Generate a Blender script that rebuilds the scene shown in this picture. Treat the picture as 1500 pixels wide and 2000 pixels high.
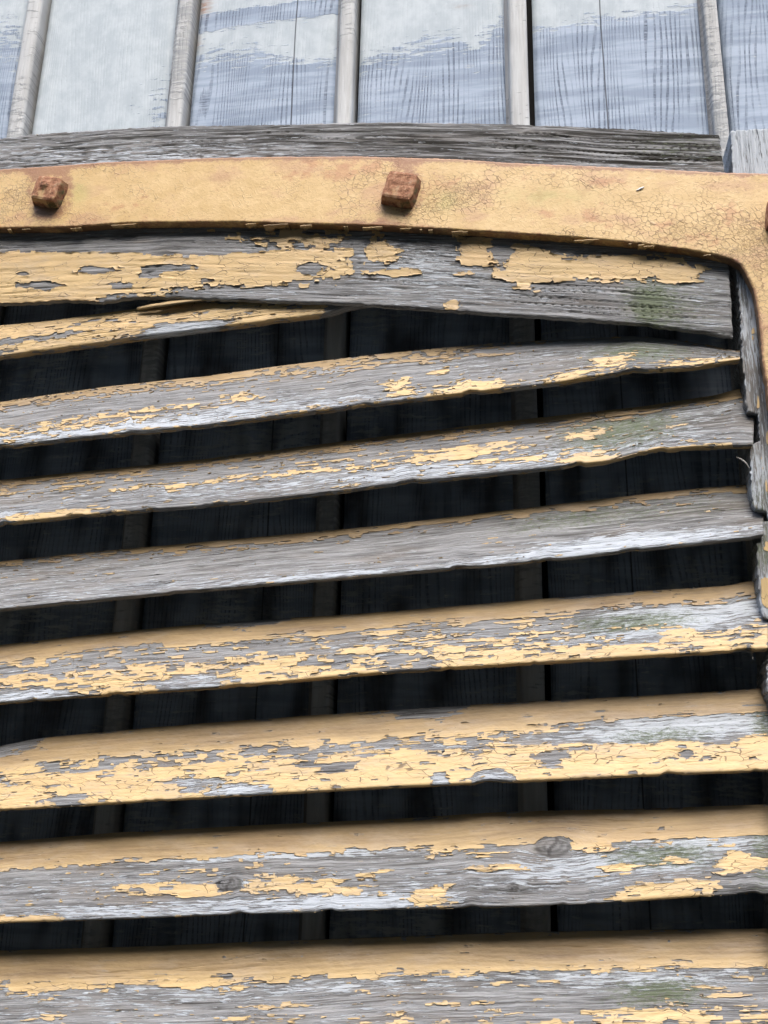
import bpy, math, random
import numpy as np
from mathutils import Matrix, Vector

# ------------------------------------------------------------------ reset
for o in list(bpy.data.objects):
    bpy.data.objects.remove(o)
SC = bpy.context.scene
COL = SC.collection
RNG = np.random.default_rng(7)

# ------------------------------------------------------------------ camera
# calibrated from the wall battens (vertical vanishing point) ; world: x right along the
# wall, y into the wall, z up ; wall face is y = 0
F_PX, CX, CY = 2000.0, 750.0, 1000.0
YAW = math.radians(9.0)
up_c = np.array([140.0, -6268.0, 2000.0]); up_c /= np.linalg.norm(up_c)
fw_c = np.array([0.0, 0.0, 1.0])
n0 = fw_c - up_c * (fw_c @ up_c); n0 /= np.linalg.norm(n0)
r0 = np.cross(n0, up_c); r0 /= np.linalg.norm(r0)
if r0[0] < 0:
    r0 = -r0
h_c = math.cos(YAW) * r0 - math.sin(YAW) * n0
n_c = math.cos(YAW) * n0 + math.sin(YAW) * r0
W2C = np.stack([h_c, n_c, up_c], axis=1)          # columns: world axes seen in camera
CAM = np.array([0.0, -0.90, 1.60])
cam_d = bpy.data.cameras.new('camera')
cam_d.sensor_fit = 'HORIZONTAL'
cam_d.sensor_width = 36.0
cam_d.lens = 36.0 * F_PX / 1500.0
cam_d.clip_start = 0.01
cam_d.clip_end = 2000.0
cam = bpy.data.objects.new('camera', cam_d)
COL.objects.link(cam)
R = np.zeros((3, 3))
R[:, 0] = W2C[0, :]
R[:, 1] = -W2C[1, :]
R[:, 2] = -W2C[2, :]
M4 = np.eye(4); M4[:3, :3] = R; M4[:3, 3] = CAM
cam.matrix_world = Matrix(M4.tolist())
SC.camera = cam

# ------------------------------------------------------------------ world and sun
SUN_EL, SUN_AZ = math.radians(52), math.radians(15)   # overcast: high, soft, a little from the right
wd = bpy.data.worlds.new('World'); SC.world = wd; wd.use_nodes = True
nt = wd.node_tree
sky = nt.nodes.new('ShaderNodeTexSky'); sky.sky_type = 'NISHITA'; sky.sun_disc = False
sky.sun_elevation = SUN_EL
sdir = Vector((math.sin(SUN_AZ) * math.cos(SUN_EL), -math.cos(SUN_AZ) * math.cos(SUN_EL), math.sin(SUN_EL)))
sky.sun_rotation = math.atan2(sdir.x, sdir.y)
sky.air_density = 1.0; sky.dust_density = 2.5; sky.ozone_density = 1.0
nt.nodes['Background'].inputs['Strength'].default_value = 0.15
nt.links.new(sky.outputs[0], nt.nodes['Background'].inputs['Color'])
sl = bpy.data.lights.new('sun', 'SUN'); sl.energy = 1.2; sl.angle = math.radians(40); sl.color = (1.0, 0.97, 0.93)
so = bpy.data.objects.new('sun', sl); COL.objects.link(so)
so.rotation_euler = sdir.to_track_quat('Z', 'Y').to_euler()
so.location = (0, -3, 4)

# ------------------------------------------------------------------ exposure
SC.view_settings.view_transform = 'Standard'
SC.view_settings.look = 'None'
SC.view_settings.gamma = 1.0
SC.view_settings.exposure = 1.78
SC.view_settings.use_curve_mapping = False
SC.render.resolution_x = 768
SC.render.resolution_y = 1024

# ------------------------------------------------------------------ helpers: projection, noise
def ray(px, py):
    px = np.asarray(px, float); py = np.asarray(py, float)
    c = np.stack([(px - CX) / F_PX, (py - CY) / F_PX, np.ones_like(px)], -1)
    return c @ W2C
def at(px, py, y):
    """world point where the line of sight through a pixel meets the plane at depth y"""
    d = ray(px, py)
    k = (np.asarray(y) - CAM[1]) / d[..., 1]
    return CAM + d * k[..., None]

def _hash(ix, iy, seed):
    h = (ix.astype(np.int64) * 374761393 + iy.astype(np.int64) * 668265263 + seed * 1442695041) & 0xFFFFFFFF
    h = ((h ^ (h >> 13)) * 1274126177) & 0xFFFFFFFF
    h = (h ^ (h >> 16)) & 0xFFFFFFFF
    h = ((h ^ (h >> 11)) * 2246822519) & 0xFFFFFFFF
    return ((h ^ (h >> 15)) & 0xFFFFFF) / float(0x1000000)
def vnoise(x, y, seed=0):
    x, y = np.broadcast_arrays(np.asarray(x, float), np.asarray(y, float))
    ix, iy = np.floor(x), np.floor(y)
    fx, fy = x - ix, y - iy
    def g(ax, ay):
        a = _hash(ix + ax, iy + ay, seed) * (2 * math.pi)
        return np.cos(a) * (fx - ax) + np.sin(a) * (fy - ay)
    sx = fx * fx * fx * (fx * (fx * 6 - 15) + 10)
    sy = fy * fy * fy * (fy * (fy * 6 - 15) + 10)
    a = g(0, 0) * (1 - sx) + g(1, 0) * sx
    b = g(0, 1) * (1 - sx) + g(1, 1) * sx
    return (a * (1 - sy) + b * sy) * 1.5
def fbm(x, y, seed=0, o=4):
    s = 0; a = 1.0; n = 0
    for i in range(o):
        s = s + a * vnoise(np.asarray(x) * 2 ** i, np.asarray(y) * 2 ** i, seed + i * 17)
        n += a; a *= 0.5
    return s / n * 1.5
def bricks(u, v, lu, lv, seed):
    """random value of blocky cells lu x lv metres: the rectangles old paint breaks into"""
    wv = v + 0.20 * lv * fbm(u / (lu * 0.8), v / lv, seed + 3, 3)
    row = np.floor(wv / lv)
    off = _hash(row, row * 0 + 11, seed) * 7.3
    wu = u + 0.06 * lu * fbm(u / lv * 1.2, v / lv * 1.2, seed + 5, 2)
    ln = lu * (0.6 + 0.9 * _hash(row, row * 0 + 5, seed))
    c = np.floor(wu / ln + off)
    return _hash(c, row, seed + 9)
def smooth(a, k):
    if k < 1:
        return a
    w = np.hanning(2 * k + 3)[1:-1]; w /= w.sum()
    p = np.concatenate([np.full(k, a[0]) - (a[1:k + 1][::-1] - a[0]) * 1.0, a,
                        np.full(k, a[-1]) - (a[-k - 1:-1][::-1] - a[-1])])
    return np.convolve(p, w, 'valid')

# ------------------------------------------------------------------ helpers: meshes
def make_mesh(name, verts, faces, attrs=None, smooth_shade=True):
    """faces: list of int arrays (n,k), one per polygon size"""
    me = bpy.data.meshes.new(name)
    verts = np.ascontiguousarray(verts, dtype=np.float32)
    me.vertices.add(len(verts)); me.vertices.foreach_set('co', verts.ravel())
    faces = [np.asarray(f) for f in faces if len(f)]
    tot = np.concatenate([np.full(len(f), f.shape[1], np.int32) for f in faces])
    idx = np.concatenate([f.ravel() for f in faces]).astype(np.int32)
    st = np.concatenate([[0], np.cumsum(tot)[:-1]]).astype(np.int32)
    me.loops.add(len(idx)); me.loops.foreach_set('vertex_index', idx)
    me.polygons.add(len(tot)); me.polygons.foreach_set('loop_start', st); me.polygons.foreach_set('loop_total', tot)
    me.polygons.foreach_set('use_smooth', np.full(len(tot), smooth_shade))
    for k, a in (attrs or {}).items():
        a = np.ascontiguousarray(a, dtype=np.float32)
        if a.ndim == 2:
            at_ = me.attributes.new(k, 'FLOAT_VECTOR', 'POINT'); at_.data.foreach_set('vector', a.ravel())
        else:
            at_ = me.attributes.new(k, 'FLOAT', 'POINT'); at_.data.foreach_set('value', a)
    me.update(calc_edges=True)
    me.validate()
    return me
def add(name, me, mat, parent=None, **props):
    o = bpy.data.objects.new(name, me)
    COL.objects.link(o)
    if me is not None and mat is not None and not me.materials:
        me.materials.append(mat)
    if parent is not None:
        o.parent = parent
    for k, v in props.items():
        o[k] = v
    return o

CASES = {1: [['a', 'ab', 'da']], 2: [['b', 'bc', 'ab']], 4: [['c', 'cd', 'bc']], 8: [['d', 'da', 'cd']],
         3: [['a', 'b', 'bc', 'da']], 6: [['b', 'c', 'cd', 'ab']], 12: [['c', 'd', 'da', 'bc']], 9: [['d', 'a', 'ab', 'cd']],
         7: [['a', 'b', 'c', 'cd', 'da']], 14: [['b', 'c', 'd', 'da', 'ab']], 13: [['c', 'd', 'a', 'ab', 'bc']], 11: [['d', 'a', 'b', 'bc', 'cd']],
         5: [['a', 'ab', 'da'], ['c', 'cd', 'bc']], 10: [['b', 'bc', 'ab'], ['d', 'da', 'cd']], 15: [['a', 'b', 'c', 'd']]}
def march(Fd):
    """contour a field on a grid: returns grid coordinates of the vertices, the faces, and the rim segments"""
    nu, nv = Fd.shape; N = nu * nv
    I, J = np.meshgrid(np.arange(nu - 1), np.arange(nv - 1), indexing='ij')
    p = Fd > 0
    code = p[:-1, :-1] * 1 + p[1:, :-1] * 2 + p[1:, 1:] * 4 + p[:-1, 1:] * 8
    def key(k, i, j):
        A = i * nv + j
        return {'a': A, 'b': A + nv, 'c': A + nv + 1, 'd': A + 1,
                'ab': N + A, 'cd': N + A + 1, 'da': 2 * N + A, 'bc': 2 * N + A + nv}[k]
    faces, segs = {}, []
    for cs, polys in CASES.items():
        m = code == cs
        if not m.any():
            continue
        i, j = I[m], J[m]
        for pl in polys:
            f = np.stack([key(k, i, j) for k in pl], 1)
            faces.setdefault(len(pl), []).append(f)
            for q in range(len(pl)):
                k1, k2 = pl[q], pl[(q + 1) % len(pl)]
                if len(k1) == 2 and len(k2) == 2:
                    segs.append(np.stack([key(k1, i, j), key(k2, i, j)], 1))
    faces = [np.concatenate(f) for f in faces.values()]
    segs = np.concatenate(segs) if segs else np.zeros((0, 2), int)
    if not faces:
        return None
    used = np.unique(np.concatenate([f.ravel() for f in faces]))
    t = used // N; r = used % N
    gi = (r // nv).astype(float); gj = (r % nv).astype(float)
    ii, jj = (r // nv), (r % nv)
    def cross(i1, j1, i2, j2):
        a, b = Fd[i1, j1], Fd[i2, j2]
        return np.clip(a / np.where(np.abs(a - b) < 1e-12, 1e-12, a - b), 0.02, 0.98)
    m = t == 1
    gi[m] += cross(ii[m], jj[m], ii[m] + 1, jj[m])
    m = t == 2
    gj[m] += cross(ii[m], jj[m], ii[m], jj[m] + 1)
    faces = [np.searchsorted(used, f) for f in faces]
    segs = np.searchsorted(used, segs)
    return gi, gj, faces, segs
def lerp2(A, gi, gj):
    i = np.clip(np.floor(gi).astype(int), 0, A.shape[0] - 2); j = np.clip(np.floor(gj).astype(int), 0, A.shape[1] - 2)
    a = gi - i; b = gj - j
    if A.ndim == 3:
        a = a[:, None]; b = b[:, None]
    return (A[i, j] * (1 - a) + A[i + 1, j] * a) * (1 - b) + (A[i, j + 1] * (1 - a) + A[i + 1, j + 1] * a) * b
def grid_normals(P):
    du = np.gradient(P, axis=0); dv = np.gradient(P, axis=1)
    n = -np.cross(du, dv)
    return n / np.maximum(np.linalg.norm(n, axis=2, keepdims=True), 1e-12)

def sheet(name, P, UV, Fd, lift, base, attrs, mat, parent, Nn=None, body=None, **props):
    """solid skin over the surface grid P wherever the field Fd is positive ; lift (grid or number) is the height of
    its face, base the height its rim goes down to ; body adds a back face too"""
    r = march(Fd)
    if r is None:
        return None
    gi, gj, faces, segs = r
    Nn = grid_normals(P) if Nn is None else Nn
    p = lerp2(P, gi, gj); n = lerp2(Nn, gi, gj)
    lf = lerp2(lift, gi, gj) if isinstance(lift, np.ndarray) else np.full(len(gi), lift)
    bs = lerp2(base, gi, gj) if isinstance(base, np.ndarray) else np.full(len(gi), base)
    top = p + n * lf[:, None]
    rim = np.unique(segs)
    rt = top[rim]; rb = (p + n * bs[:, None])[rim]
    nT = len(top); nR = len(rim)
    s = np.searchsorted(rim, segs)
    walls = np.stack([s[:, 0] + nT, s[:, 0] + nT + nR, s[:, 1] + nT + nR, s[:, 1] + nT], 1)
    V = [top, rt, rb]
    F_ = list(faces) + [walls]
    sel = np.concatenate([np.arange(nT), rim, rim])
    if body:
        V.append(p + n * bs[:, None])
        F_ += [f[:, ::-1] + nT + 2 * nR for f in faces]
        sel = np.concatenate([sel, np.arange(nT)])
    uvs_ = lerp2(UV, gi, gj)[sel]
    uvs_[nT + nR:nT + 2 * nR, 1] += (lf - bs)[rim]
    at_ = {'uvm': uvs_}
    for k, a in attrs.items():
        at_[k] = lerp2(a, gi, gj)[sel]
    rimf = np.zeros(len(sel)); rimf[nT:nT + 2 * nR] = 1
    at_['rim'] = rimf
    me = make_mesh(name, np.concatenate(V), F_, at_)
    return add(name, me, mat, parent, **props)

def sdf(poly, X, Z):
    """signed distance to a closed outline, positive inside"""
    d = np.full(X.shape, 1e9); ins = np.zeros(X.shape, bool)
    n = len(poly)
    for k in range(n):
        ax, az = poly[k]; bx, bz = poly[(k + 1) % n]
        ex, ez = bx - ax, bz - az
        l2 = ex * ex + ez * ez + 1e-18
        t = np.clip(((X - ax) * ex + (Z - az) * ez) / l2, 0, 1)
        d = np.minimum(d, (X - ax - t * ex) ** 2 + (Z - az - t * ez) ** 2)
        c = ((az > Z) != (bz > Z))
        ins ^= c & (X < ax + (Z - az) / (ez if abs(ez) > 1e-15 else 1e-15) * ex)
    d = np.sqrt(d)
    return np.where(ins, d, -d)

# ------------------------------------------------------------------ helpers: node materials
class NM:
    def __init__(s, name):
        s.m = bpy.data.materials.new(name); s.m.use_nodes = True
        s.t = s.m.node_tree; s.b = s.t.nodes['Principled BSDF']
    def n(s, typ, **kw):
        nd = s.t.nodes.new(typ)
        for k, v in kw.items():
            setattr(nd, k, v)
        return nd
    def link(s, a, b):
        s.t.links.new(a, b)
    def put(s, sock, v):
        if hasattr(v, 'is_output') or isinstance(v, bpy.types.NodeSocket):
            s.link(v, sock)
        else:
            sock.default_value = v
    def attr(s, name, out='Fac'):
        return s.n('ShaderNodeAttribute', attribute_name=name).outputs[out]
    def math(s, op, a, b=0.0, c=None, clamp=False):
        nd = s.n('ShaderNodeMath', operation=op, use_clamp=clamp)
        s.put(nd.inputs[0], a); s.put(nd.inputs[1], b)
        if c is not None:
            s.put(nd.inputs[2], c)
        return nd.outputs[0]
    def map(s, vec, scale, rot=(0, 0, 0), loc=(0, 0, 0)):
        nd = s.n('ShaderNodeMapping')
        s.link(vec, nd.inputs['Vector'])
        nd.inputs['Scale'].default_value = scale; nd.inputs['Rotation'].default_value = rot; nd.inputs['Location'].default_value = loc
        return nd.outputs[0]
    def noise(s, vec, scale=1.0, detail=4, rough=0.55, dist=0.0):
        nd = s.n('ShaderNodeTexNoise')
        s.link(vec, nd.inputs['Vector'])
        nd.inputs['Scale'].default_value = scale; nd.inputs['Detail'].default_value = detail
        nd.inputs['Roughness'].default_value = rough; nd.inputs['Distortion'].default_value = dist
        return nd.outputs['Fac']
    def voro(s, vec, scale=1.0, feature='DISTANCE_TO_EDGE', rnd=1.0):
        nd = s.n('ShaderNodeTexVoronoi', feature=feature)
        s.link(vec, nd.inputs['Vector']); nd.inputs['Scale'].default_value = scale; nd.inputs['Randomness'].default_value = rnd
        return nd.outputs['Distance'] if feature == 'DISTANCE_TO_EDGE' else nd.outputs['Color']
    def ramp(s, f, stops, interp='LINEAR'):
        nd = s.n('ShaderNodeValToRGB'); nd.color_ramp.interpolation = interp
        e = nd.color_ramp.elements
        while len(e) < len(stops):
            e.new(0.5)
        for el, (p, c) in zip(e, stops):
            el.position = p
            el.color = (c, c, c, 1) if not hasattr(c, '__len__') else (*c, 1)
        s.link(f, nd.inputs[0])
        return nd.outputs[0]
    def step(s, f, lo, hi):
        nd = s.n('ShaderNodeMapRange', interpolation_type='SMOOTHSTEP')
        s.put(nd.inputs[0], f); nd.inputs[1].default_value = lo; nd.inputs[2].default_value = hi
        return nd.outputs[0]
    def mix(s, f, a, b, blend='MIX'):
        nd = s.n('ShaderNodeMix', data_type='RGBA', blend_type=blend)
        s.put(nd.inputs[0], f)
        for sock, v in ((nd.inputs[6], a), (nd.inputs[7], b)):
            if isinstance(v, tuple):
                v = (*v, 1.0) if len(v) == 3 else v
            s.put(sock, v)
        return nd.outputs[2]
    def bump(s, h, strength, dist, normal=None):
        nd = s.n('ShaderNodeBump')
        nd.inputs['Strength'].default_value = strength; nd.inputs['Distance'].default_value = dist
        s.link(h, nd.inputs['Height'])
        if normal is not None:
            s.link(normal, nd.inputs['Normal'])
        return nd.outputs[0]
    def done(s, col, rough=0.8, normal=None, spec=0.3):
        s.put(s.b.inputs['Base Color'], col); s.put(s.b.inputs['Roughness'], rough)
        s.b.inputs['Specular IOR Level'].default_value = spec
        if normal is not None:
            s.link(normal, s.b.inputs['Normal'])
        return s.m

def mat_grey_wood(name, dark=0.0):
    m = NM(name)
    uv = m.attr('uvm', 'Vector')
    # grain is drawn out along u
    g1 = m.noise(m.map(uv, (14, 360, 1)), 1, 8, 0.70, 0.1)
    g2 = m.noise(m.map(uv, (30, 1500, 1)), 1, 4, 0.6)
    big = m.noise(m.map(uv, (14, 60, 1)), 1, 3, 0.5)
    mid = m.noise(m.map(uv, (50, 520, 1)), 1, 5, 0.65)
    f = m.math('ADD', m.math('MULTIPLY', g1, 0.62), m.math('MULTIPLY', g2, 0.38))
    col = m.ramp(f, [(0.30, (0.035, 0.032, 0.030)), (0.40, (0.115, 0.111, 0.107)), (0.50, (0.245, 0.245, 0.242)), (0.64, (0.425, 0.427, 0.425))])
    g3 = m.noise(m.map(uv, (24, 1100, 1), loc=(2, 4, 6)), 1, 5, 0.68)
    col = m.mix(m.math('MULTIPLY', m.step(g3, 0.46, 0.36), 0.55), col, (0.07, 0.063, 0.056))
    col = m.mix(m.math('MULTIPLY', m.step(g3, 0.60, 0.70), 0.45), col, (0.47, 0.465, 0.455))
    col = m.mix(m.step(big, 0.50, 0.70), col, m.mix(0.35, col, (0.23, 0.19, 0.15)))
    col = m.mix(m.step(mid, 0.56, 0.70), col, m.mix(0.5, col, (0.36, 0.365, 0.38)))
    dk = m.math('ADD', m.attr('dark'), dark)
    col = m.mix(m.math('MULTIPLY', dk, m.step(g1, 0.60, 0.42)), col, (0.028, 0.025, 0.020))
    # bluish white primer left in the pores
    pn = m.noise(m.map(uv, (60, 700, 1), loc=(3, 5, 0)), 1, 5, 0.68)
    pm = m.step(m.math('ADD', pn, m.math('MULTIPLY', m.math('SUBTRACT', m.attr('prime'), 0.5), 0.20)), 0.575, 0.63)
    col = m.mix(pm, col, m.mix(g2, (0.37, 0.40, 0.43), (0.60, 0.635, 0.66)))
    mo = m.math('MULTIPLY', 0.85, m.step(m.math('ADD', m.noise(m.map(uv, (190, 620, 1), loc=(9, 1, 2)), 1, 6, 0.8), m.math('MULTIPLY', m.attr('moss'), 0.28)), 0.56, 0.78))
    col = m.mix(mo, col, m.mix(g2, (0.075, 0.10, 0.04), (0.17, 0.20, 0.12)))
    # paint worn down to a stain in the grain
    rsd = m.step(m.math('ADD', m.attr('resid'), m.math('MULTIPLY', m.math('SUBTRACT', m.noise(m.map(uv, (32, 620, 1), loc=(5, 8, 0)), 1, 4, 0.6), 0.5), 2.2)), 0.55, 1.1)
    col = m.mix(m.math('MULTIPLY', rsd, 0.75), col, m.mix(g2, (0.40, 0.29, 0.15), (0.62, 0.50, 0.31)))
    col = m.mix(m.math('MULTIPLY', m.attr('knot'), m.math('ADD', 0.55, m.math('MULTIPLY', g2, 0.6))), col, (0.075, 0.070, 0.066))
    # open checks along the grain
    ck = m.noise(m.map(uv, (5.0, 210, 1), loc=(1, 7, 3)), 1, 3, 0.5, 0.2)
    ckm = m.step(m.math('ABSOLUTE', m.math('SUBTRACT', ck, 0.46)), 0.010, 0.002)
    ckm = m.math('MULTIPLY', ckm, m.step(m.noise(m.map(uv, (12, 40, 1)), 1, 2), 0.50, 0.62))
    col = m.mix(m.math('MULTIPLY', ckm, 0.85), col, (0.012, 0.011, 0.010))
    hgt = m.math('ADD', m.math('MULTIPLY', f, 1.0), m.math('MULTIPLY', pm, 0.16))
    hgt = m.math('SUBTRACT', hgt, m.math('MULTIPLY', ckm, 0.6))
    nrm = m.bump(hgt, 0.9, 0.0022)
    return m.done(col, 0.82, nrm, 0.25)

def mat_paint(name, base=(0.605, 0.43, 0.205)):
    m = NM(name)
    uv = m.attr('uvm', 'Vector')
    n1 = m.noise(m.map(uv, (40, 120, 1)), 1, 5, 0.6)
    n2 = m.noise(m.map(uv, (300, 900, 1)), 1, 4, 0.6)
    n3 = m.noise(m.map(uv, (10, 30, 1), loc=(4, 4, 1)), 1, 3, 0.5)
    col = m.mix(m.step(n1, 0.35, 0.7), tuple(c * 0.90 for c in base), tuple(min(1, c * 1.07) for c in base))
    col = m.mix(m.math('MULTIPLY', m.step(n3, 0.5, 0.75), 0.4), col, (0.60, 0.40, 0.205))
    gr = m.math('MULTIPLY', m.attr('grime_shade'), m.math('ADD', 0.12, m.math('MULTIPLY', m.noise(m.map(uv, (11, 210, 1)), 1, 6, 0.68), 1.45)))
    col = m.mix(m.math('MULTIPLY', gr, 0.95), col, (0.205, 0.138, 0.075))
    # fine cracks along and across the grain
    wv = m.n('ShaderNodeVectorMath', operation='ADD')
    w = m.noise(m.map(uv, (120, 300, 1)), 1, 2)
    m.link(uv, wv.inputs[0]); cx = m.n('ShaderNodeCombineXYZ')
    m.put(cx.inputs[0], m.math('MULTIPLY', m.math('SUBTRACT', w, 0.5), 0.004)); m.put(cx.inputs[1], m.math('MULTIPLY', m.math('SUBTRACT', w, 0.5), 0.003))
    m.link(cx.outputs[0], wv.inputs[1])
    v1 = m.voro(m.map(wv.outputs[0], (62, 235, 1)), 1)
    crk = m.step(v1, 0.030, 0.008)
    crk = m.math('MULTIPLY', m.math('MULTIPLY', crk, m.step(m.noise(m.map(uv, (35, 70, 1), loc=(7, 2, 0)), 1, 2), 0.44, 0.56)), m.step(m.attr('grime_shade'), 0.35, 0.1))
    col = m.mix(m.math('MULTIPLY', crk, 0.80), col, (0.10, 0.065, 0.035))
    tn = m.math('MULTIPLY', m.attr('thin'), m.step(m.noise(m.map(uv, (40, 700, 1), loc=(8, 2, 5)), 1, 5, 0.68), 0.36, 0.60))
    col = m.mix(m.math('MULTIPLY', tn, 0.75), col, (0.31, 0.275, 0.225))
    hc = m.noise(m.map(uv, (16, 520, 1), loc=(3, 3, 1)), 1, 3, 0.6)
    hcm = m.math('MULTIPLY', m.math('MULTIPLY', m.step(hc, 0.62, 0.68), m.attr('grime_shade')), m.step(m.noise(m.map(uv, (30, 60, 1)), 1, 2), 0.45, 0.6))
    col = m.mix(m.math('MULTIPLY', hcm, 0.6), col, (0.12, 0.08, 0.045))
    dust = m.math('MULTIPLY', m.step(m.noise(m.map(uv, (26, 75, 1), loc=(1, 6, 2)), 1, 5, 0.65), 0.46, 0.70), 0.45)
    col = m.mix(dust, col, (0.46, 0.36, 0.25))
    sp = m.step(n2, 0.64, 0.74)
    col = m.mix(m.math('MULTIPLY', sp, 0.35), col, (0.25, 0.16, 0.08))
    col = m.mix(m.math('MULTIPLY', m.attr('rim'), 0.3), col, (0.32, 0.22, 0.12))
    hgt = m.math('SUBTRACT', m.math('ADD', m.math('MULTIPLY', n1, 0.7), m.math('MULTIPLY', n2, 0.25)), m.math('MULTIPLY', crk, 0.35))
    nrm = m.bump(hgt, 0.7, 0.0012)
    return m.done(col, 0.55, nrm, 0.4)

def mat_strap():
    m = NM('strap_paint')
    uv = m.attr('uvm', 'Vector')
    base = (0.745, 0.480, 0.170)
    n1 = m.noise(m.map(uv, (60, 80, 1)), 1, 5, 0.6)
    n2 = m.noise(m.map(uv, (420, 520, 1)), 1, 4, 0.65)
    n3 = m.noise(m.map(uv, (22, 38, 1), loc=(2, 9, 0)), 1, 4, 0.6)
    n4 = m.noise(m.map(uv, (16, 24, 1), loc=(8, 3, 0)), 1, 3, 0.6)
    col = m.mix(m.step(n1, 0.3, 0.7), (0.60, 0.405, 0.17), (0.69, 0.49, 0.23))
    col = m.mix(m.math('MULTIPLY', m.step(n3, 0.50, 0.68), 0.70), col, (0.53, 0.315, 0.17))
    rs = m.step(m.math('ADD', n1, m.math('MULTIPLY', m.math('SUBTRACT', n4, 0.5), 1.1)), 0.58, 0.76)
    col = m.mix(m.math('MULTIPLY', rs, 0.55), col, (0.46, 0.20, 0.085))
    # tiny brush streaks and pin holes of rust
    st = m.step(m.noise(m.map(uv, (330, 620, 1), loc=(5, 1, 0)), 1, 4, 0.7), 0.53, 0.68)
    col = m.mix(m.math('MULTIPLY', st, m.math('ADD', 0.22, m.math('MULTIPLY', 0.55, m.step(n4, 0.38, 0.6)))), col, (0.36, 0.20, 0.085))
    # alligator cracks in patches
    wv = m.n('ShaderNodeVectorMath', operation='ADD'); cx = m.n('ShaderNodeCombineXYZ')
    w = m.noise(m.map(uv, (260, 260, 1)), 1, 3)
    m.put(cx.inputs[0], m.math('MULTIPLY', m.math('SUBTRACT', w, 0.5), 0.006)); m.put(cx.inputs[1], m.math('MULTIPLY', m.math('SUBTRACT', w, 0.5), -0.006))
    m.link(uv, wv.inputs[0]); m.link(cx.outputs[0], wv.inputs[1])
    v1 = m.voro(m.map(wv.outputs[0], (165, 200, 1)), 1)
    v2 = m.voro(m.map(wv.outputs[0], (330, 380, 1), loc=(3, 3, 0)), 1)
    pt = m.math('ADD', m.noise(m.map(uv, (20, 26, 1), loc=(1, 1, 4)), 1, 3), m.math('MULTIPLY', m.attr('crackle'), 0.30))
    c1 = m.math('MULTIPLY', m.step(v1, 0.055, 0.012), m.math('ADD', 0.10, m.math('MULTIPLY', 0.9, m.step(pt, 0.46, 0.68))))
    c2 = m.math('MULTIPLY', m.step(v2, 0.075, 0.02), m.step(pt, 0.64, 0.78))
    crk = m.math('MAXIMUM', c1, c2)
    col = m.mix(m.math('MULTIPLY', crk, 0.58), col, (0.15, 0.085, 0.04))
    # green stain, rust along the top edge and round the bolts
    col = m.mix(m.math('MULTIPLY', m.attr('moss'), m.step(n1, 0.3, 0.65)), col, (0.40, 0.36, 0.10))
    ru = m.math('ADD', m.attr('rust'), m.math('MULTIPLY', m.math('SUBTRACT', n2, 0.5), 0.7))
    ru = m.math('ADD', ru, m.math('MULTIPLY', m.math('SUBTRACT', n1, 0.5), 0.8))
    col = m.mix(m.math('MULTIPLY', m.step(ru, 0.42, 0.72), 0.85), col, m.mix(n2, (0.20, 0.085, 0.04), (0.42, 0.22, 0.12)))
    col = m.mix(m.math('MULTIPLY', m.math('MULTIPLY', m.attr('rim'), m.step(n3, 0.40, 0.56)), 0.75), col, (0.13, 0.075, 0.04))
    hgt = m.math('SUBTRACT', m.math('ADD', m.math('MULTIPLY', n1, 0.25), m.math('MULTIPLY', n2, 0.18)), m.math('MULTIPLY', crk, 0.5))
    nrm = m.bump(hgt, 0.65, 0.0012)
    return m.done(col, 0.50, nrm, 0.45)

def mat_rust():
    m = NM('rusty_iron')
    tc = m.n('ShaderNodeTexCoord').outputs['Object']
    n1 = m.noise(tc, 160, 6, 0.65); n2 = m.noise(tc, 700, 4, 0.6); n3 = m.noise(tc, 75, 4, 0.6)
    col = m.ramp(n1, [(0.30, (0.06, 0.026, 0.016)), (0.44, (0.27, 0.12, 0.062)), (0.56, (0.40, 0.205, 0.115)), (0.72, (0.50, 0.33, 0.23))])
    col = m.mix(m.math('MULTIPLY', m.step(n3, 0.53, 0.66), m.math('ADD', 0.35, m.attr('paint'))), col, (0.50, 0.335, 0.16))
    col = m.mix(m.math('MULTIPLY', m.step(n2, 0.58, 0.72), 0.5), col, (0.03, 0.02, 0.015))
    col = m.mix(m.math('MULTIPLY', m.attr('moss'), m.step(n1, 0.4, 0.6)), col, (0.085, 0.085, 0.035))
    nrm = m.bump(m.math('ADD', n1, m.math('MULTIPLY', n2, 0.4)), 0.8, 0.0014)
    return m.done(col, 0.8, nrm, 0.3)

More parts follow.
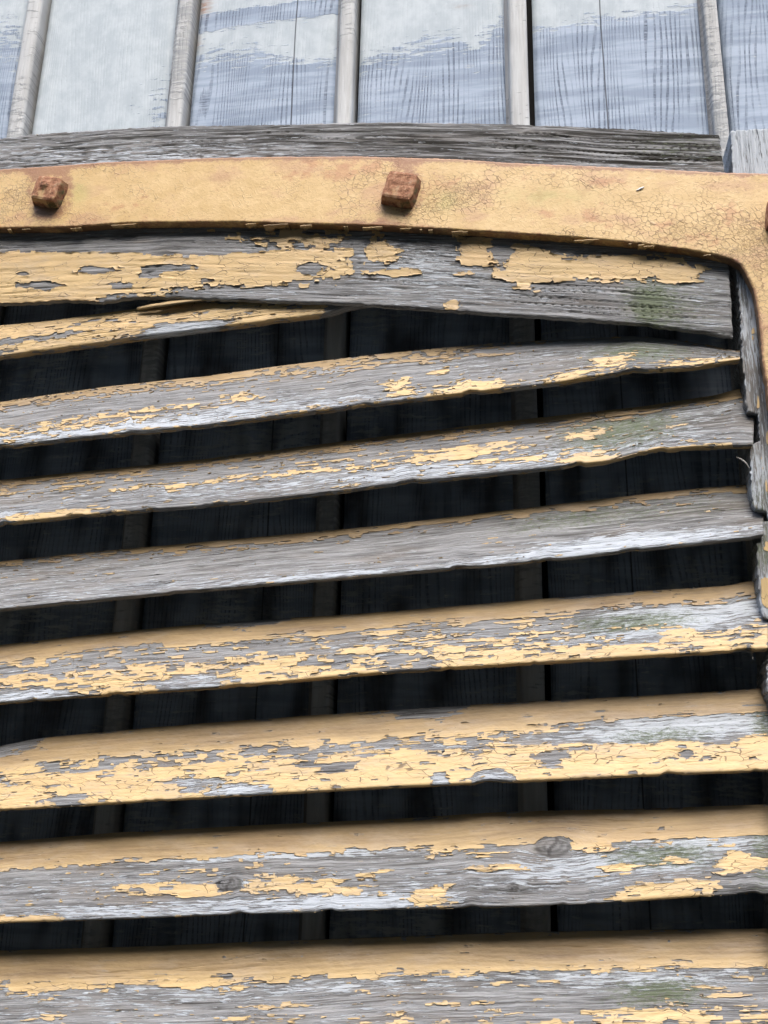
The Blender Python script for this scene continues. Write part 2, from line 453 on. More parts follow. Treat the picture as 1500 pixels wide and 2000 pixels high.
def mat_wall(name, batten=False):
    m = NM(name)
    uv = m.attr('uvm', 'Vector')              # x, z in metres, board seed
    bw = m.n('ShaderNodeVectorMath', operation='ADD'); cx = m.n('ShaderNodeCombineXYZ')
    wob = m.noise(m.map(uv, (14, 6, 1)), 1, 2, 0.5)
    m.put(cx.inputs[0], m.math('MULTIPLY', m.math('SUBTRACT', wob, 0.5), 0.016))
    m.link(uv, bw.inputs[0]); m.link(cx.outputs[0], bw.inputs[1])
    sx = m.n('ShaderNodeSeparateXYZ'); m.link(uv, sx.inputs[0])
    ph = m.math('ADD', m.math('MULTIPLY', sx.outputs[0], 240.0), m.math('MULTIPLY', m.noise(m.map(uv, (13, 1.5, 1)), 1, 2, 0.45), 20.0))
    ring = m.math('SINE', m.math('MULTIPLY', ph, 6.2832))
    g2 = m.noise(m.map(bw.outputs[0], (800, 16, 1)), 1, 3, 0.6)
    lines = m.step(m.math('ADD', ring, m.math('MULTIPLY', m.math('SUBTRACT', g2, 0.5), 2.2)), 0.25, 0.95)
    lines = m.math('MULTIPLY', lines, m.step(m.noise(m.map(uv, (45, 9, 1), loc=(6, 0, 2)), 1, 4, 0.6), 0.32, 0.64))
    # the saw's chatter runs slightly uphill across the boards
    saw = m.noise(m.map(uv, (26, 330, 1), rot=(0, 0, -0.13)), 1, 3, 0.6)
    saw2 = m.noise(m.map(uv, (9, 75, 1), rot=(0, 0, -0.20), loc=(4, 0, 0)), 1, 4, 0.6)
    sk = m.step(saw, 0.40, 0.60)
    bare = m.mix(m.step(saw2, 0.36, 0.66), (0.250, 0.308, 0.390), (0.375, 0.440, 0.530))
    ln = m.math('MULTIPLY', lines, m.math('ADD', 0.5, m.math('MULTIPLY', sk, 0.5)))
    bare = m.mix(m.math('MULTIPLY', ln, 0.78), bare, (0.095, 0.120, 0.165))
    if batten:
        bare = m.mix(sk, (0.32, 0.33, 0.33), (0.40, 0.405, 0.395))
    p1 = m.noise(m.map(uv, (60, 40, 1)), 1, 5, 0.65)
    paint = m.mix(m.step(p1, 0.35, 0.7), (0.400, 0.450, 0.478), (0.490, 0.540, 0.562))
    if batten:
        paint = m.mix(m.step(m.noise(m.map(uv, (120, 9, 1)), 1, 5, 0.65), 0.35, 0.7), (0.42, 0.42, 0.405), (0.56, 0.57, 0.56))
    dots = m.step(m.noise(m.map(uv, (300, 200, 1)), 1, 3, 0.6), 0.69, 0.75)
    paint = m.mix(m.math('MULTIPLY', dots, 0.5), paint, (0.27, 0.28, 0.30))
    ed = m.noise(m.map(uv, (55, 260, 1), rot=(0, 0, -0.12), loc=(2, 2, 0)), 1, 5, 0.65)
    ed2 = m.noise(m.map(bw.outputs[0], (260, 12, 1), loc=(2, 2, 0)), 1, 3, 0.6)
    fld = m.math('ADD', m.attr('wp'), m.math('ADD', m.math('MULTIPLY', m.math('SUBTRACT', ed, 0.5), 1.7), m.math('MULTIPLY', m.math('SUBTRACT', ed2, 0.5), 0.35)))
    pm = m.step(fld, 0.42, 0.60)
    col = m.mix(pm, bare, paint)
    col = m.mix(m.math('MULTIPLY', m.attr('stain'), m.step(ed, 0.35, 0.6)), col, (0.33, 0.175, 0.105))
    dg = m.attr('dark_tone')
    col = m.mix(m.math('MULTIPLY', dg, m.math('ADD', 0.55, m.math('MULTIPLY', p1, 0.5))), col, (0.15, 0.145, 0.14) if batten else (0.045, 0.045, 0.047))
    if not batten:
        ckm = m.step(m.math('ABSOLUTE', m.attr('split')), 0.0011, 0.0003)
        col = m.mix(m.math('MULTIPLY', ckm, 0.85), col, (0.03, 0.034, 0.042))
    hgt = m.math('ADD', m.math('MULTIPLY', pm, 0.30), m.math('MULTIPLY', m.math('SUBTRACT', 1.0, ln), m.math('SUBTRACT', 1.0, m.math('MULTIPLY', pm, 0.8))))
    hgt = m.math('ADD', hgt, m.math('MULTIPLY', p1, 0.15))
    nrm = m.bump(hgt, 0.8, 0.0010)
    return m.done(col, 0.72, nrm, 0.3)

def mat_plain(name, col, rough=0.9, var=0.25, scale=4.0):
    m = NM(name)
    tc = m.n('ShaderNodeTexCoord').outputs['Object']
    n = m.noise(tc, scale, 6, 0.6)
    c = m.mix(n, tuple(v * (1 - var) for v in col), tuple(v * (1 + var) for v in col))
    return m.done(c, rough, m.bump(n, 0.5, 0.01), 0.2)

M_WOOD = mat_grey_wood('weathered_wood')
M_RAIL = mat_grey_wood('weathered_rail_wood')
M_PAINT = mat_paint('yellow_paint')
M_STRAP = mat_strap()
M_RUST = mat_rust()
M_BOARD = mat_wall('wall_board_paint')
M_BATTEN = mat_wall('wall_batten_paint', True)
M_GROUND = mat_plain('bare_earth', (0.052, 0.049, 0.038), 0.95, 0.35, 3.0)
M_DARK = mat_plain('old_backing_board', (0.035, 0.033, 0.032), 0.95, 0.3, 9.0)
M_SHRED = mat_plain('grey_paint_shred', (0.34, 0.33, 0.31), 0.8, 0.4, 300.0)

# ------------------------------------------------------------------ ground
# a yard in front of the wall, then an unseen bank, added behind the camera to block low sky light
gx = np.concatenate([np.linspace(-300, -24, 12), np.linspace(-20, 20, 41), np.linspace(24, 300, 12)])
gy = np.concatenate([np.linspace(-300, -24, 12), np.linspace(-20, 4, 61), np.linspace(8, 300, 12)])
GX, GY = np.meshgrid(gx, gy, indexing='ij')
q_ = np.clip((-GY - 1.9) / 6.0, 0, 1)
GZ = 9.0 * (q_ * q_ * (3 - 2 * q_)) ** 0.85 + 0.35 * q_ * fbm(GX * 0.5, GY * 0.5, 3, 4)
GZ = np.where(q_ >= 1, 9.0 + 0.35 * fbm(GX * 0.5, GY * 0.5, 3, 4), GZ)
gi = np.arange(GX.size).reshape(GX.shape)
ground = add('ground', make_mesh('ground', np.stack([GX, GY, GZ], -1).reshape(-1, 3),
             [np.stack([gi[:-1, :-1], gi[1:, :-1], gi[1:, 1:], gi[:-1, 1:]], -1).reshape(-1, 4)]), M_GROUND)
ground['kind'] = 'structure'

# ------------------------------------------------------------------ the wall of boards and cover strips
wall = add('board_wall', None, None)
wall['label'] = 'pale blue wall of upright boards with narrow cover strips, behind the yellow shutter'
wall['category'] = 'wall'
wall['kind'] = 'thing'
def vline_x(px_at_240, y):
    return at(px_at_240, 240.0, y)[0]
right_px = [-520, -238, 58, 365, 695, 1045, 1430, 1850, 2300]
left_px = [-570, -287, 10, 318, 648, 987, 1385, 1800, 2245]
YB = -0.006
bl = [float(vline_x(p, YB)) for p in left_px]
br = [float(vline_x(p, YB)) for p in right_px]
for k in range(4):                                   # carry on to both sides of the view
    bl.insert(0, bl[0] - 0.150); br.insert(0, br[0] - 0.150)
    bl.append(bl[-1] + 0.160); br.append(br[-1] + 0.160)
Z0, Z1 = 0.0, 3.1
VZ = np.concatenate([np.linspace(Z0, 1.05, 12)[:-1], np.arange(1.05, 2.66, 0.004), np.linspace(2.665, Z1, 8)])
def at_px(X, Y, Z):
    c = np.stack([X - CAM[0], np.broadcast_to(Y, X.shape) - CAM[1], Z - CAM[2]], -1) @ W2C.T
    return CX + F_PX * c[..., 0] / c[..., 2], CY + F_PX * c[..., 1] / c[..., 2]
def board_fields(i, X, Z):
    """where the pale paint is left: read off the photograph for the boards above the shutter"""
    PX, PY = at_px(X, 0.0, Z)
    f = 0.33 + 0.30 * fbm(X / 0.16, Z / 0.09 - X * 3, 300 + i, 3)
    st = np.zeros_like(X)
    up_ = np.clip((330 - PY) / 60.0, 0, 1)
    c = np.median(PX[:, np.argmin(abs(VZ - 2.0))])
    e = np.full_like(X, 0.2)
    if c < 60:
        e = 0.62 - (PY - 60) / 240
    elif c < 340:
        e = 0.95 - np.clip((PX - 230) / 130, 0, 1) * np.clip((PY - 60) / 220, 0, 1) * 0.75
    elif c < 680:
        e = 0.52 - np.clip((PY - (108 - (PX - 380) * 0.03)) / 50, -0.8, 1) * 0.36
        e = e - 0.8 * np.exp(-((PY - (48 - (PX - 380) * 0.13)) / 17) ** 4)
        e = e + 0.35 * np.exp(-((PX - 600) / 60) ** 2 - ((PY - 95) / 25) ** 2)
        st = 1.1 * np.exp(-((PX - 398) / 13) ** 2 - ((PY - 10) / 16) ** 2) + 0.8 * np.exp(-((PX - 386) / 6) ** 2 - ((PY - 82) / 12) ** 2)
    elif c < 1020:
        e = 0.70 - np.clip((PY - (100 - (PX - 700) * 0.27)) / 60, -0.8, 1) * 0.5
        e = e + 0.25 * np.exp(-((PX - 925) / 30) ** 2 - ((PY - 60) / 70) ** 2)
        st = 0.5 * np.exp(-((PX - 900) / 16) ** 2 - ((PY - 12) / 3) ** 2)
    elif c < 1410:
        e = 0.52 - np.clip((PY - (58 - (PX - 1045) * 0.15)) / 30, -0.8, 1) * 0.44
    f = f * (1 - up_) + e * up_
    return f, st
CRK = [0.3, 9, 0.66, 0.21, 9, 9, 9, 0.71, 9, 0.42, 9]
def board_mesh(i, xa, xb):
    nx = 30
    XS = np.linspace(xa, xb, nx)
    X, Z = np.meshgrid(XS, VZ, indexing='ij')
    cup = 0.0012 * np.sin(np.linspace(0, math.pi, nx))[:, None] * (1 if i % 2 else -0.6)
    Y = -cup + 0.0010 * fbm(X * 9 + i, Z * 2, 40 + i, 2)
    e = np.zeros(nx); e[0] = e[-1] = 0.0016
    Y = Y + e[:, None]
    f, st = board_fields(i, X, Z)
    front = np.stack([X, Y, Z], -1).reshape(-1, 3)
    back = front.copy(); back[:, 1] = 0.022
    n = nx * len(VZ); nz = len(VZ)
    id_ = np.arange(n).reshape(nx, nz)
    q = lambda a: np.stack([a[:-1, :-1], a[1:, :-1], a[1:, 1:], a[:-1, 1:]], -1).reshape(-1, 4)
    side = lambda l: np.stack([l[:-1], l[1:], l[1:] + n, l[:-1] + n], -1)
    faces = np.concatenate([q(id_), side(id_[0]), side(id_[-1]), side(id_[:, 0]), side(id_[:, -1])])
    uv = np.stack([X, Z, np.full_like(X, i * 3.7)], -1).reshape(-1, 3)
    at_ = {'uvm': np.concatenate([uv, uv]), 'wp': np.tile(f.ravel(), 2), 'stain': np.tile(st.ravel(), 2), 'dark_tone': np.tile((np.clip((at_px(X, 0.0, Z)[1] - 300) / 80, 0, 1) * np.clip(1.6 * fbm(X / 0.03, Z / 0.11, 640 + i, 4) + 0.15, 0, 1)).ravel(), 2),  # dark noise patches, only below the top of the shutter
           'split': np.tile((X - (xa + (xb - xa) * CRK[i % len(CRK)]) - 0.0022 * fbm(Z * 4, Z * 0 + i, 501, 3)).ravel(), 2)}
    return make_mesh('board', np.concatenate([front, back]), [faces], at_)
def batten_mesh(i, xa, xb):
    w = xb - xa
    # moulded strip: rounded shoulders, a slot left open at each side
    pts = [(0.02, 0.020), (0.02, -0.0005), (0.12, -0.0008), (0.16, -0.0050), (0.20, -0.0085), (0.30, -0.0100), (0.70, -0.0105), (0.79, -0.0095), (0.82, -0.0060), (0.825, 0.020)]
    zz = VZ[::2] if len(VZ) % 2 else np.append(VZ[::2], VZ[-1])
    nz = len(zz); k = len(pts)
    P = np.zeros((k, nz, 3))
    for a, (fx, y) in enumerate(pts):
        P[a, :, 0] = xa + w * fx + 0.0009 * fbm(zz * 3, zz * 0 + i, 77, 2)
        P[a, :, 1] = y + 0.0006 * fbm(zz * 30, zz * 0 + a * 0.4 + i, 78, 2)
        P[a, :, 2] = zz
    id_ = np.arange(k * nz).reshape(k, nz)
    faces = np.stack([id_[:-1, :-1], id_[1:, :-1], id_[1:, 1:], id_[:-1, 1:]], -1).reshape(-1, 4)
    uv = np.stack([P[..., 0], P[..., 2], np.full((k, nz), i * 5.1 + 1)], -1).reshape(-1, 3)
    wp = 0.62 + 0.35 * fbm(P[..., 0] * 20, P[..., 2] * 4, 90 + i, 2)
    shd = np.array([1.0, 1.0, 0.95, 0.6, 0.12, 0.05, 0.05, 0.15, 0.45, 0.7])[:, None] * (0.7 + 0.6 * fbm(P[..., 2] * 8, P[..., 0] * 60, 91 + i, 3))  # shade on the left shoulder and in the slots, put into the colour
    return make_mesh('cover_strip', P.reshape(-1, 3), [faces], {'uvm': uv, 'wp': wp.ravel(), 'stain': np.zeros(k * nz), 'dark_tone': np.clip(shd, 0, 1).ravel()})
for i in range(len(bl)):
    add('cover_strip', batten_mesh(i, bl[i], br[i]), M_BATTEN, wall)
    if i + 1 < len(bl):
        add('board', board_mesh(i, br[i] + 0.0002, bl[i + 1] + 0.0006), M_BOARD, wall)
xw0, xw1 = bl[0], br[-1]
bv = [(x, y, z) for x in (xw0, xw1) for y in (0.024, 0.05) for z in (Z0, Z1)]
add('backing', make_mesh('backing', np.array(bv), [np.array([[0, 4, 5, 1], [2, 3, 7, 6], [0, 1, 3, 2], [4, 6, 7, 5], [1, 5, 7, 3], [0, 2, 6, 4]])], smooth_shade=False), M_DARK, wall)

# ------------------------------------------------------------------ the shutter
shutter = add('louvered_shutter', None, None)
shutter['label'] = 'old louvered wooden shutter with peeling yellow paint, arched iron strap and sagging slats'
shutter['category'] = 'shutter'
Y_BACK, Y_FRONT = -0.034, -0.064        # slats: top edges lie back, bottom edges stand forward
Y_RAIL, T_RAIL = -0.060, 0.005
Y_STRAP = -0.0702
EXT = 0.58                               # the shutter goes on this far to the left of the view
TILT = math.radians(3.4)                 # it hangs a little crooked on the wall
UX = np.array([math.cos(TILT), 0, math.sin(TILT)])

def curve(pts, xs, k=12):
    pts = np.array(pts, float)
    return smooth(np.interp(xs, pts[:, 0], pts[:, 1]), k)

def blobs(x, t, lst):
    f = np.zeros(np.shape(t))
    for (bx, bt, rx, rt, a) in lst:
        f = f + a * np.exp(-(((x - bx) / rx) ** 2) ** 1.5 - (((t - bt) / rt) ** 2) ** 1.5)
    return f
def prof(t, lst):
    l = np.array(lst)
    return np.interp(t, l[:, 0], l[:, 1])

def slat(seed, T, B, XP, U, prof_p, bl_p, bl_prime, bl_moss, bl_dark, knots=(), rows=104, amp=(0.27, 1.0), chips=0.0016, fs=0.78, gk=1.0, bk=0.92):
    """one louvre board from its upper edge T and lower edge B ; paint is a skin of its own over it"""
    nu = len(U)
    # the lower edge is chipped here and there
    d = (B - T); Wd = np.linalg.norm(d, axis=1); d = d / Wd[:, None]
    ch = np.maximum(0, fbm(U * 28, U * 0 + seed, seed + 1, 4) - 0.18) * chips * 4
    B = B - d * ch[:, None]
    Wd = np.linalg.norm(B - T, axis=1)
    nrm = np.cross(d, np.gradient(T, axis=0)); nrm /= np.linalg.norm(nrm, axis=1)[:, None]
    if nrm[:, 1].mean() > 0:
        nrm = -nrm
    nf = rows; nn = 6; nb = 8
    r = 0.0026; und = 0.0085
    P = np.zeros((nu, nf + nn + nb, 3)); tt = np.zeros(nf + nn + nb)
    tq = np.linspace(0, 1, nf)
    inw = np.array([0.0, 1.0, -0.02])
    bow = 0.0016 * np.sin(tq * math.pi) * (1 if seed % 2 else -0.4)
    for j in range(nf):
        P[:, j] = T + d * (tq[j] * (Wd - r))[:, None] + nrm * bow[j]
        tt[j] = tq[j] * 0.96
    for j in range(nn):
        q = (j + 1) / nn
        P[:, nf + j] = (1 - q) ** 2 * (B - d * r) + 2 * q * (1 - q) * B + q * q * (B + inw * r)
        tt[nf + j] = 0.96 + 0.04 * q
    for j in range(nb):
        q = (j + 1) / nb
        P[:, nf + nn + j] = B + inw * (r + (und - r) * q)
        tt[nf + nn + j] = 1.0 + 0.12 * q
    t = np.broadcast_to(tt[None, :], P.shape[:2]); X = np.broadcast_to(XP[:, None], t.shape)
    V = np.concatenate([[0], np.cumsum(np.linalg.norm(np.diff(P, axis=1), axis=2).mean(0))])
    UU = np.broadcast_to(U[:, None], t.shape); VV = np.broadcast_to(V[None, :], t.shape)
    # grain flows round the knots
    gv = VV + 0.004 * fbm(UU * 5, VV * 8, seed + 60, 2)
    kcr = np.zeros_like(UU); kn = np.zeros_like(UU); kmask = np.zeros_like(UU)
    for (kx, kt, kr, kproud) in knots:
        ku = np.interp(kx, XP, U); kv = np.interp(kt, tt, V)
        du, dv = (UU - ku) / (kr * 1.6), (VV - kv) / kr
        rr = np.sqrt(du ** 2 + dv ** 2)
        gv = gv - np.sign(dv) * kr * 0.75 * np.exp(-rr ** 2 / 4.0) * (1 - np.exp(-np.abs(dv) * 3))
        kn = kn + np.exp(-(rr / 0.75) ** 4) * kproud
        kcr = np.maximum(kcr, 0.40 * np.exp(-((rr - 0.85) / 0.16) ** 2) + (0.30 + 0.25 * np.sin(rr * 16)) * np.exp(-(rr / 0.85) ** 6))
        kcr = np.maximum(kcr, 1.4 * np.exp(-((du + 0.25 * dv + 0.1 * np.sin(dv * 4)) / 0.09) ** 2) * (rr < 0.8))
        rr = rr * (1 + 0.25 * fbm(UU * 150, VV * 150, seed + 70, 2))
        kmask = np.maximum(kmask, np.exp(-(rr / 0.95) ** 6))
    # relief of the weathered wood
    rel = 0.00030 * fbm(UU * 16, gv * 330, seed + 20, 2) + 0.0006 * fbm(UU * 7, VV * 45, seed + 21, 3)
    ck = fbm(UU * 5, gv * 150, seed + 22, 3)
    rel = rel - 0.0010 * np.exp(-(ck / 0.035) ** 2) * np.clip(fbm(UU * 6, VV * 25, seed + 23, 2) * 3, 0, 1)
    rel = rel + kn * 0.0012
    rel = rel * np.clip(1.2 - 6 * np.maximum(0, t - 0.9), 0.25, 1)
    Nn = grid_normals(P)
    UV = np.stack([UU, gv, np.full_like(UU, seed * 1.37)], -1)
    moss = np.clip(blobs(X, t, bl_moss), 0, 1); prime = np.clip(0.30 + blobs(X, t, bl_prime), 0, 1.6) * (1 - kmask)
    dark = np.clip(blobs(X, t, bl_dark) + kcr, 0, 1)
    # the paint that is left
    f = prof(t, prof_p) + bk * blobs(X, t, bl_p)
    big = fbm(UU / (0.034 * fs), VV / (0.0075 * fs), seed + 30, 4)
    br1 = bricks(UU, VV, 0.017 * fs, 0.0042 * fs, seed + 31) - 0.5
    br2 = bricks(UU, VV, 0.007 * fs, 0.0021 * fs, seed + 33) - 0.5
    fine = fbm(UU / 0.0035, VV / 0.0013, seed + 32, 3)
    Fd = f - 0.5 + amp[0] * big + amp[1] * 0.55 * br1 + amp[1] * 0.30 * br2 + 0.07 * fine + 0.24 * fbm(UU / 0.05, VV / 0.0016, seed + 37, 3) - kmask * 1.2
    Fd[:, -1] = -0.2
    Fd[0] = -0.2; Fd[-1] = -0.2
    resid = np.clip(0.5 + Fd * 1.3, 0, 1) * (1 - kmask)
    # wood body : every second column, closed round the back
    ci = np.arange(0, nu, 2); ci[-1] = nu - 1
    cj = np.concatenate([np.arange(0, nf, 2), np.arange(nf, nf + nn + nb, 2)]); cj[-1] = nf + nn + nb - 1
    Pw = (P + Nn * rel[..., None])[np.ix_(ci, cj)]
    backv = inw * und
    bk = np.stack([P[ci, -1] * (1 - q) + (T[ci] + backv) * q for q in (0.35, 0.7, 1.0)], 1)
    Pw = np.concatenate([Pw, bk], 1)
    a, b = Pw.shape[:2]
    pick = lambda A: np.concatenate([A[np.ix_(ci, cj)], np.repeat(A[ci, -1][:, None], 3, 1)], 1)
    UVw = pick(UV); UVw[:, -3:, 1] += np.array([0.02, 0.04, 0.06])
    id_ = np.arange(a * b).reshape(a, b); idn = np.concatenate([id_, id_[:, :1]], 1)
    q = np.stack([idn[:-1, :-1], idn[:-1, 1:], idn[1:, 1:], idn[1:, :-1]], -1).reshape(-1, 4)
    cap0 = id_[0][None, ::-1]; cap1 = id_[-1][None, :]
    me = make_mesh('slat', Pw.reshape(-1, 3), [q, cap0, cap1],
                   {'uvm': UVw.reshape(-1, 3), 'moss': pick(moss).ravel(), 'prime': pick(prime).ravel(), 'dark': pick(dark).ravel(), 'knot': pick(np.clip(kcr, 0, 1)).ravel(), 'resid': pick(resid).ravel()})
    so_ = add('slat', me, M_WOOD, shutter)
    curl = np.clip(fbm(UU / 0.012, VV / 0.006, seed + 35, 2) + 0.1, 0, 1)
    lift = 0.00042 + rel * 0.6 + 0.0009 * np.exp(-np.maximum(Fd, 0) / 0.05) * curl + 0.00012 * fbm(UU / 0.006, VV / 0.003, seed + 36, 2)
    grime_shade = np.clip((0.42 - t) / 0.16, 0, 1) * (0.75 + 0.25 * fbm(UU * 12, VV * 60, seed + 50, 3)) * gk + np.clip((t - 0.985) / 0.03, 0, 1) * 0.7  # dirt and the shade under the slat above, put into the colour
    sheet('peeling_paint', P, UV, Fd, lift, rel * 0.5 - 0.0004, {'grime_shade': grime_shade, 'thin': np.clip(np.exp(-np.maximum(Fd, 0) / 0.10) * 1.1 - 0.1, 0, 1)}, M_PAINT, so_, Nn=Nn, kind='stuff')
    return so_

CELL = 0.00082
def slat_px(seed, top, bot, xe, yb=Y_BACK, yf=Y_FRONT, **kw):
    """upper and lower edge read off in picture pixels, set at the depths of the louvre"""
    n = int(0.66 * (xe + 25) / 1500 / CELL)
    xs = np.linspace(-25, xe, n)
    dep = lambda v: np.interp(xs, *v) if isinstance(v, tuple) else np.full(n, v)
    T = at(xs, curve(top, xs), dep(yb)); B = at(xs, curve(bot, xs), dep(yf))
    m = int(EXT / 0.0035)
    s = -np.linspace(EXT, 0.0035, m)
    k = n // 3
    tT = (T[k] - T[0]) / np.linalg.norm(T[k] - T[0]); tB = (B[k] - B[0]) / np.linalg.norm(B[k] - B[0])
    tm = (tT + tB) / 2
    T2 = np.concatenate([T[0] + s[:, None] * tm, T]); B2 = np.concatenate([B[0] + s[:, None] * tm, B])
    U = np.concatenate([[0], np.cumsum(np.linalg.norm(np.diff((T2 + B2) / 2, axis=0), axis=1))])
    XP = np.concatenate([-25 + s * 2350, xs])
    return slat(seed, T2, B2, XP, U, **kw), T2, B2

# A : the broken uppermost one, sunk in behind the rail
slat_px(11, [(-30, 640), (0, 636), (100, 627), (200, 612), (300, 600), (415, 583), (500, 574), (720, 555)],
        [(-30, 699), (0, 695), (150, 675), (280, 657), (440, 637), (635, 612), (700, 596), (720, 592)], 715,
        yb=-0.0480, yf=-0.0545,
        prof_p=[(0, 0.9), (0.3, 0.85), (0.45, 0.75), (0.9, 0.8), (1.1, 0.6)],
        bl_p=[(60, 0.62, 100, 0.10, -0.6), (360, 0.93, 85, 0.17, -1.2), (430, 0.15, 40, 0.15, -0.5), (160, 0.35, 60, 0.08, -0.4), (680, 0.8, 45, 0.5, -1.2)],
        bl_prime=[(360, 0.93, 90, 0.2, 1.3)], bl_moss=[], bl_dark=[], rows=72, chips=0.0006, gk=0.15)
# B
slat_px(12, [(-30, 789), (0, 785), (200, 757), (400, 735), (550, 715), (750, 691), (950, 672), (1120, 662), (1250, 656), (1350, 668), (1445, 687)],
        [(-30, 876), (0, 872), (125, 857), (275, 842), (400, 830), (550, 810), (750, 785), (925, 765), (1100, 745), (1140, 737), (1250, 722), (1350, 716), (1446, 701)], 1446,
        yb=([-25, 950, 1300, 1446], [-0.034, -0.034, -0.046, -0.050]), yf=([-25, 1100, 1446], [-0.064, -0.066, -0.064]),
        prof_p=[(0, 0.8), (0.10, 0.66), (0.20, 0.34), (0.3, 0.05), (0.8, 0.03), (0.95, 0.18), (1.1, 0.45)],
        bl_p=[(80, 0.70, 230, 0.14, 0.75), (300, 0.58, 120, 0.07, 0.5), (475, 0.55, 38, 0.12, 0.8), (770, 0.66, 36, 0.12, 0.8), (855, 0.50, 22, 0.10, 0.7),
              (780, 0.86, 40, 0.1, 0.7), (920, 0.90, 75, 0.14, 0.9), (1120, 0.9, 45, 0.14, 0.75), (1195, 0.70, 42, 0.22, 0.95), (1370, 0.9, 90, 0.25, 0.55), (1200, 0.08, 260, 0.25, -0.75), (850, 0.25, 250, 0.08, 0.35)],
        bl_prime=[(180, 0.88, 330, 0.16, 0.95), (520, 0.75, 160, 0.2, 0.5), (700, 0.9, 120, 0.12, 0.5), (1000, 0.45, 200, 0.3, 0.35), (1240, 0.35, 120, 0.3, 0.3), (1420, 0.75, 40, 0.3, 0.8)],
        bl_moss=[(1250, 0.45, 110, 0.35, 0.75)], bl_dark=[(1180, 0.65, 120, 0.4, 0.4), (1400, 0.4, 80, 0.4, 0.5)], chips=0.0016, fs=0.6, amp=(0.30, 1.15), bk=0.82)
# C
slat_px(13, [(-30, 941), (0, 938), (225, 915), (375, 900), (750, 853), (1000, 822), (1250, 795), (1400, 772), (1450, 757), (1472, 770)],
        [(-30, 1025), (0, 1022), (200, 1002), (400, 987), (650, 960), (750, 946), (1050, 915), (1190, 900), (1240, 884), (1350, 872), (1472, 869)], 1471,
        prof_p=[(0, 0.9), (0.12, 0.68), (0.22, 0.28), (0.34, 0.12), (0.8, 0.04), (0.95, 0.08), (1.1, 0.5)],
        bl_p=[(110, 0.95, 95, 0.10, 1.0), (255, 0.55, 40, 0.08, 0.5), (340, 0.62, 22, 0.1, 0.6), (500, 0.55, 160, 0.07, 0.55), (760, 0.62, 180, 0.08, 0.45), (640, 0.42, 90, 0.06, 0.45),
              (920, 0.55, 110, 0.14, 0.75), (1020, 0.80, 110, 0.08, 0.5), (1150, 0.92, 55, 0.16, 0.95), (1145, 0.48, 40, 0.1, 0.7), (1330, 1.02, 150, 0.07, 0.55), (1430, 0.08, 40, 0.12, 0.3), (60, 0.35, 160, 0.08, 0.35)],
        bl_prime=[(500, 0.70, 420, 0.22, 0.55), (900, 0.85, 260, 0.14, 0.7), (1230, 0.72, 200, 0.25, 0.6), (1330, 0.30, 140, 0.14, 0.55), (20, 0.95, 60, 0.2, 0.9)],
        bl_moss=[(1210, 0.5, 130, 0.4, 0.8)], bl_dark=[(1390, 0.55, 100, 0.5, 0.55)], chips=0.0018, fs=0.6, amp=(0.30, 1.15), bk=0.82)
# D : almost bare
slat_px(14, [(-30, 1100), (0, 1097), (250, 1072), (500, 1050), (750, 1026), (950, 1002), (1200, 972), (1400, 951), (1492, 945)],
        [(-30, 1193), (0, 1190), (250, 1165), (450, 1147), (750, 1121), (1000, 1100), (1125, 1087), (1200, 1078), (1300, 1067), (1492, 1047)], 1491,
        prof_p=[(0, 0.78), (0.08, 0.62), (0.18, 0.25), (0.3, 0.02), (1.1, 0.02)],
        bl_p=[(560, 0.10, 180, 0.10, 0.3), (1080, 0.06, 260, 0.08, 0.2), (100, 0.1, 150, 0.1, -0.15)],
        bl_prime=[(1200, 0.85, 150, 0.17, 1.3), (1000, 0.93, 120, 0.10, 0.9), (1400, 0.88, 110, 0.13, 0.8), (300, 0.85, 420, 0.14, 0.45), (650, 0.95, 200, 0.08, 0.8), (120, 0.4, 260, 0.3, 0.25)],
        bl_moss=[(1100, 0.30, 130, 0.2, 0.55), (1320, 0.3, 130, 0.25, 0.35)], bl_dark=[(1255, 0.95, 60, 0.09, 1.0), (1300, 0.5, 200, 0.3, 0.5)], chips=0.0011)
# E
slat_px(15, [(-30, 1262), (0, 1260), (275, 1230), (450, 1215), (750, 1196), (1000, 1175), (1250, 1155), (1420, 1145), (1500, 1128)],
        [(-30, 1375), (0, 1372), (225, 1355), (450, 1340), (750, 1313), (1000, 1297), (1250, 1282), (1500, 1267)], 1500,
        prof_p=[(0, 0.62), (0.05, 0.95), (0.22, 0.92), (0.30, 0.62), (0.40, 0.28), (0.52, 0.30), (0.62, 0.50), (0.80, 0.66), (0.95, 0.74), (1.1, 0.7)],
        bl_p=[(1330, 0.42, 190, 0.2, -0.7), (1250, 0.68, 200, 0.12, -0.35), (380, 0.92, 70, 0.14, -0.7), (50, 0.95, 110, 0.12, -0.9), (640, 0.78, 60, 0.10, -0.4), (800, 0.88, 60, 0.14, -0.5), (1240, 0.58, 70, 0.05, 0.6), (1330, 0.66, 35, 0.08, 0.7), (500, 0.03, 70, 0.06, -0.9), (1180, 0.02, 60, 0.05, -0.8)],
        bl_prime=[(1340, 0.45, 190, 0.22, 1.2), (1250, 0.72, 200, 0.12, 0.7), (400, 0.9, 100, 0.15, 0.7), (50, 0.95, 110, 0.12, 1.0), (800, 0.6, 300, 0.2, 0.4), (100, 0.5, 300, 0.2, 0.3)],
        bl_moss=[(1240, 0.50, 130, 0.16, 0.85)], bl_dark=[(1440, 0.7, 60, 0.2, 0.4)], chips=0.0013)
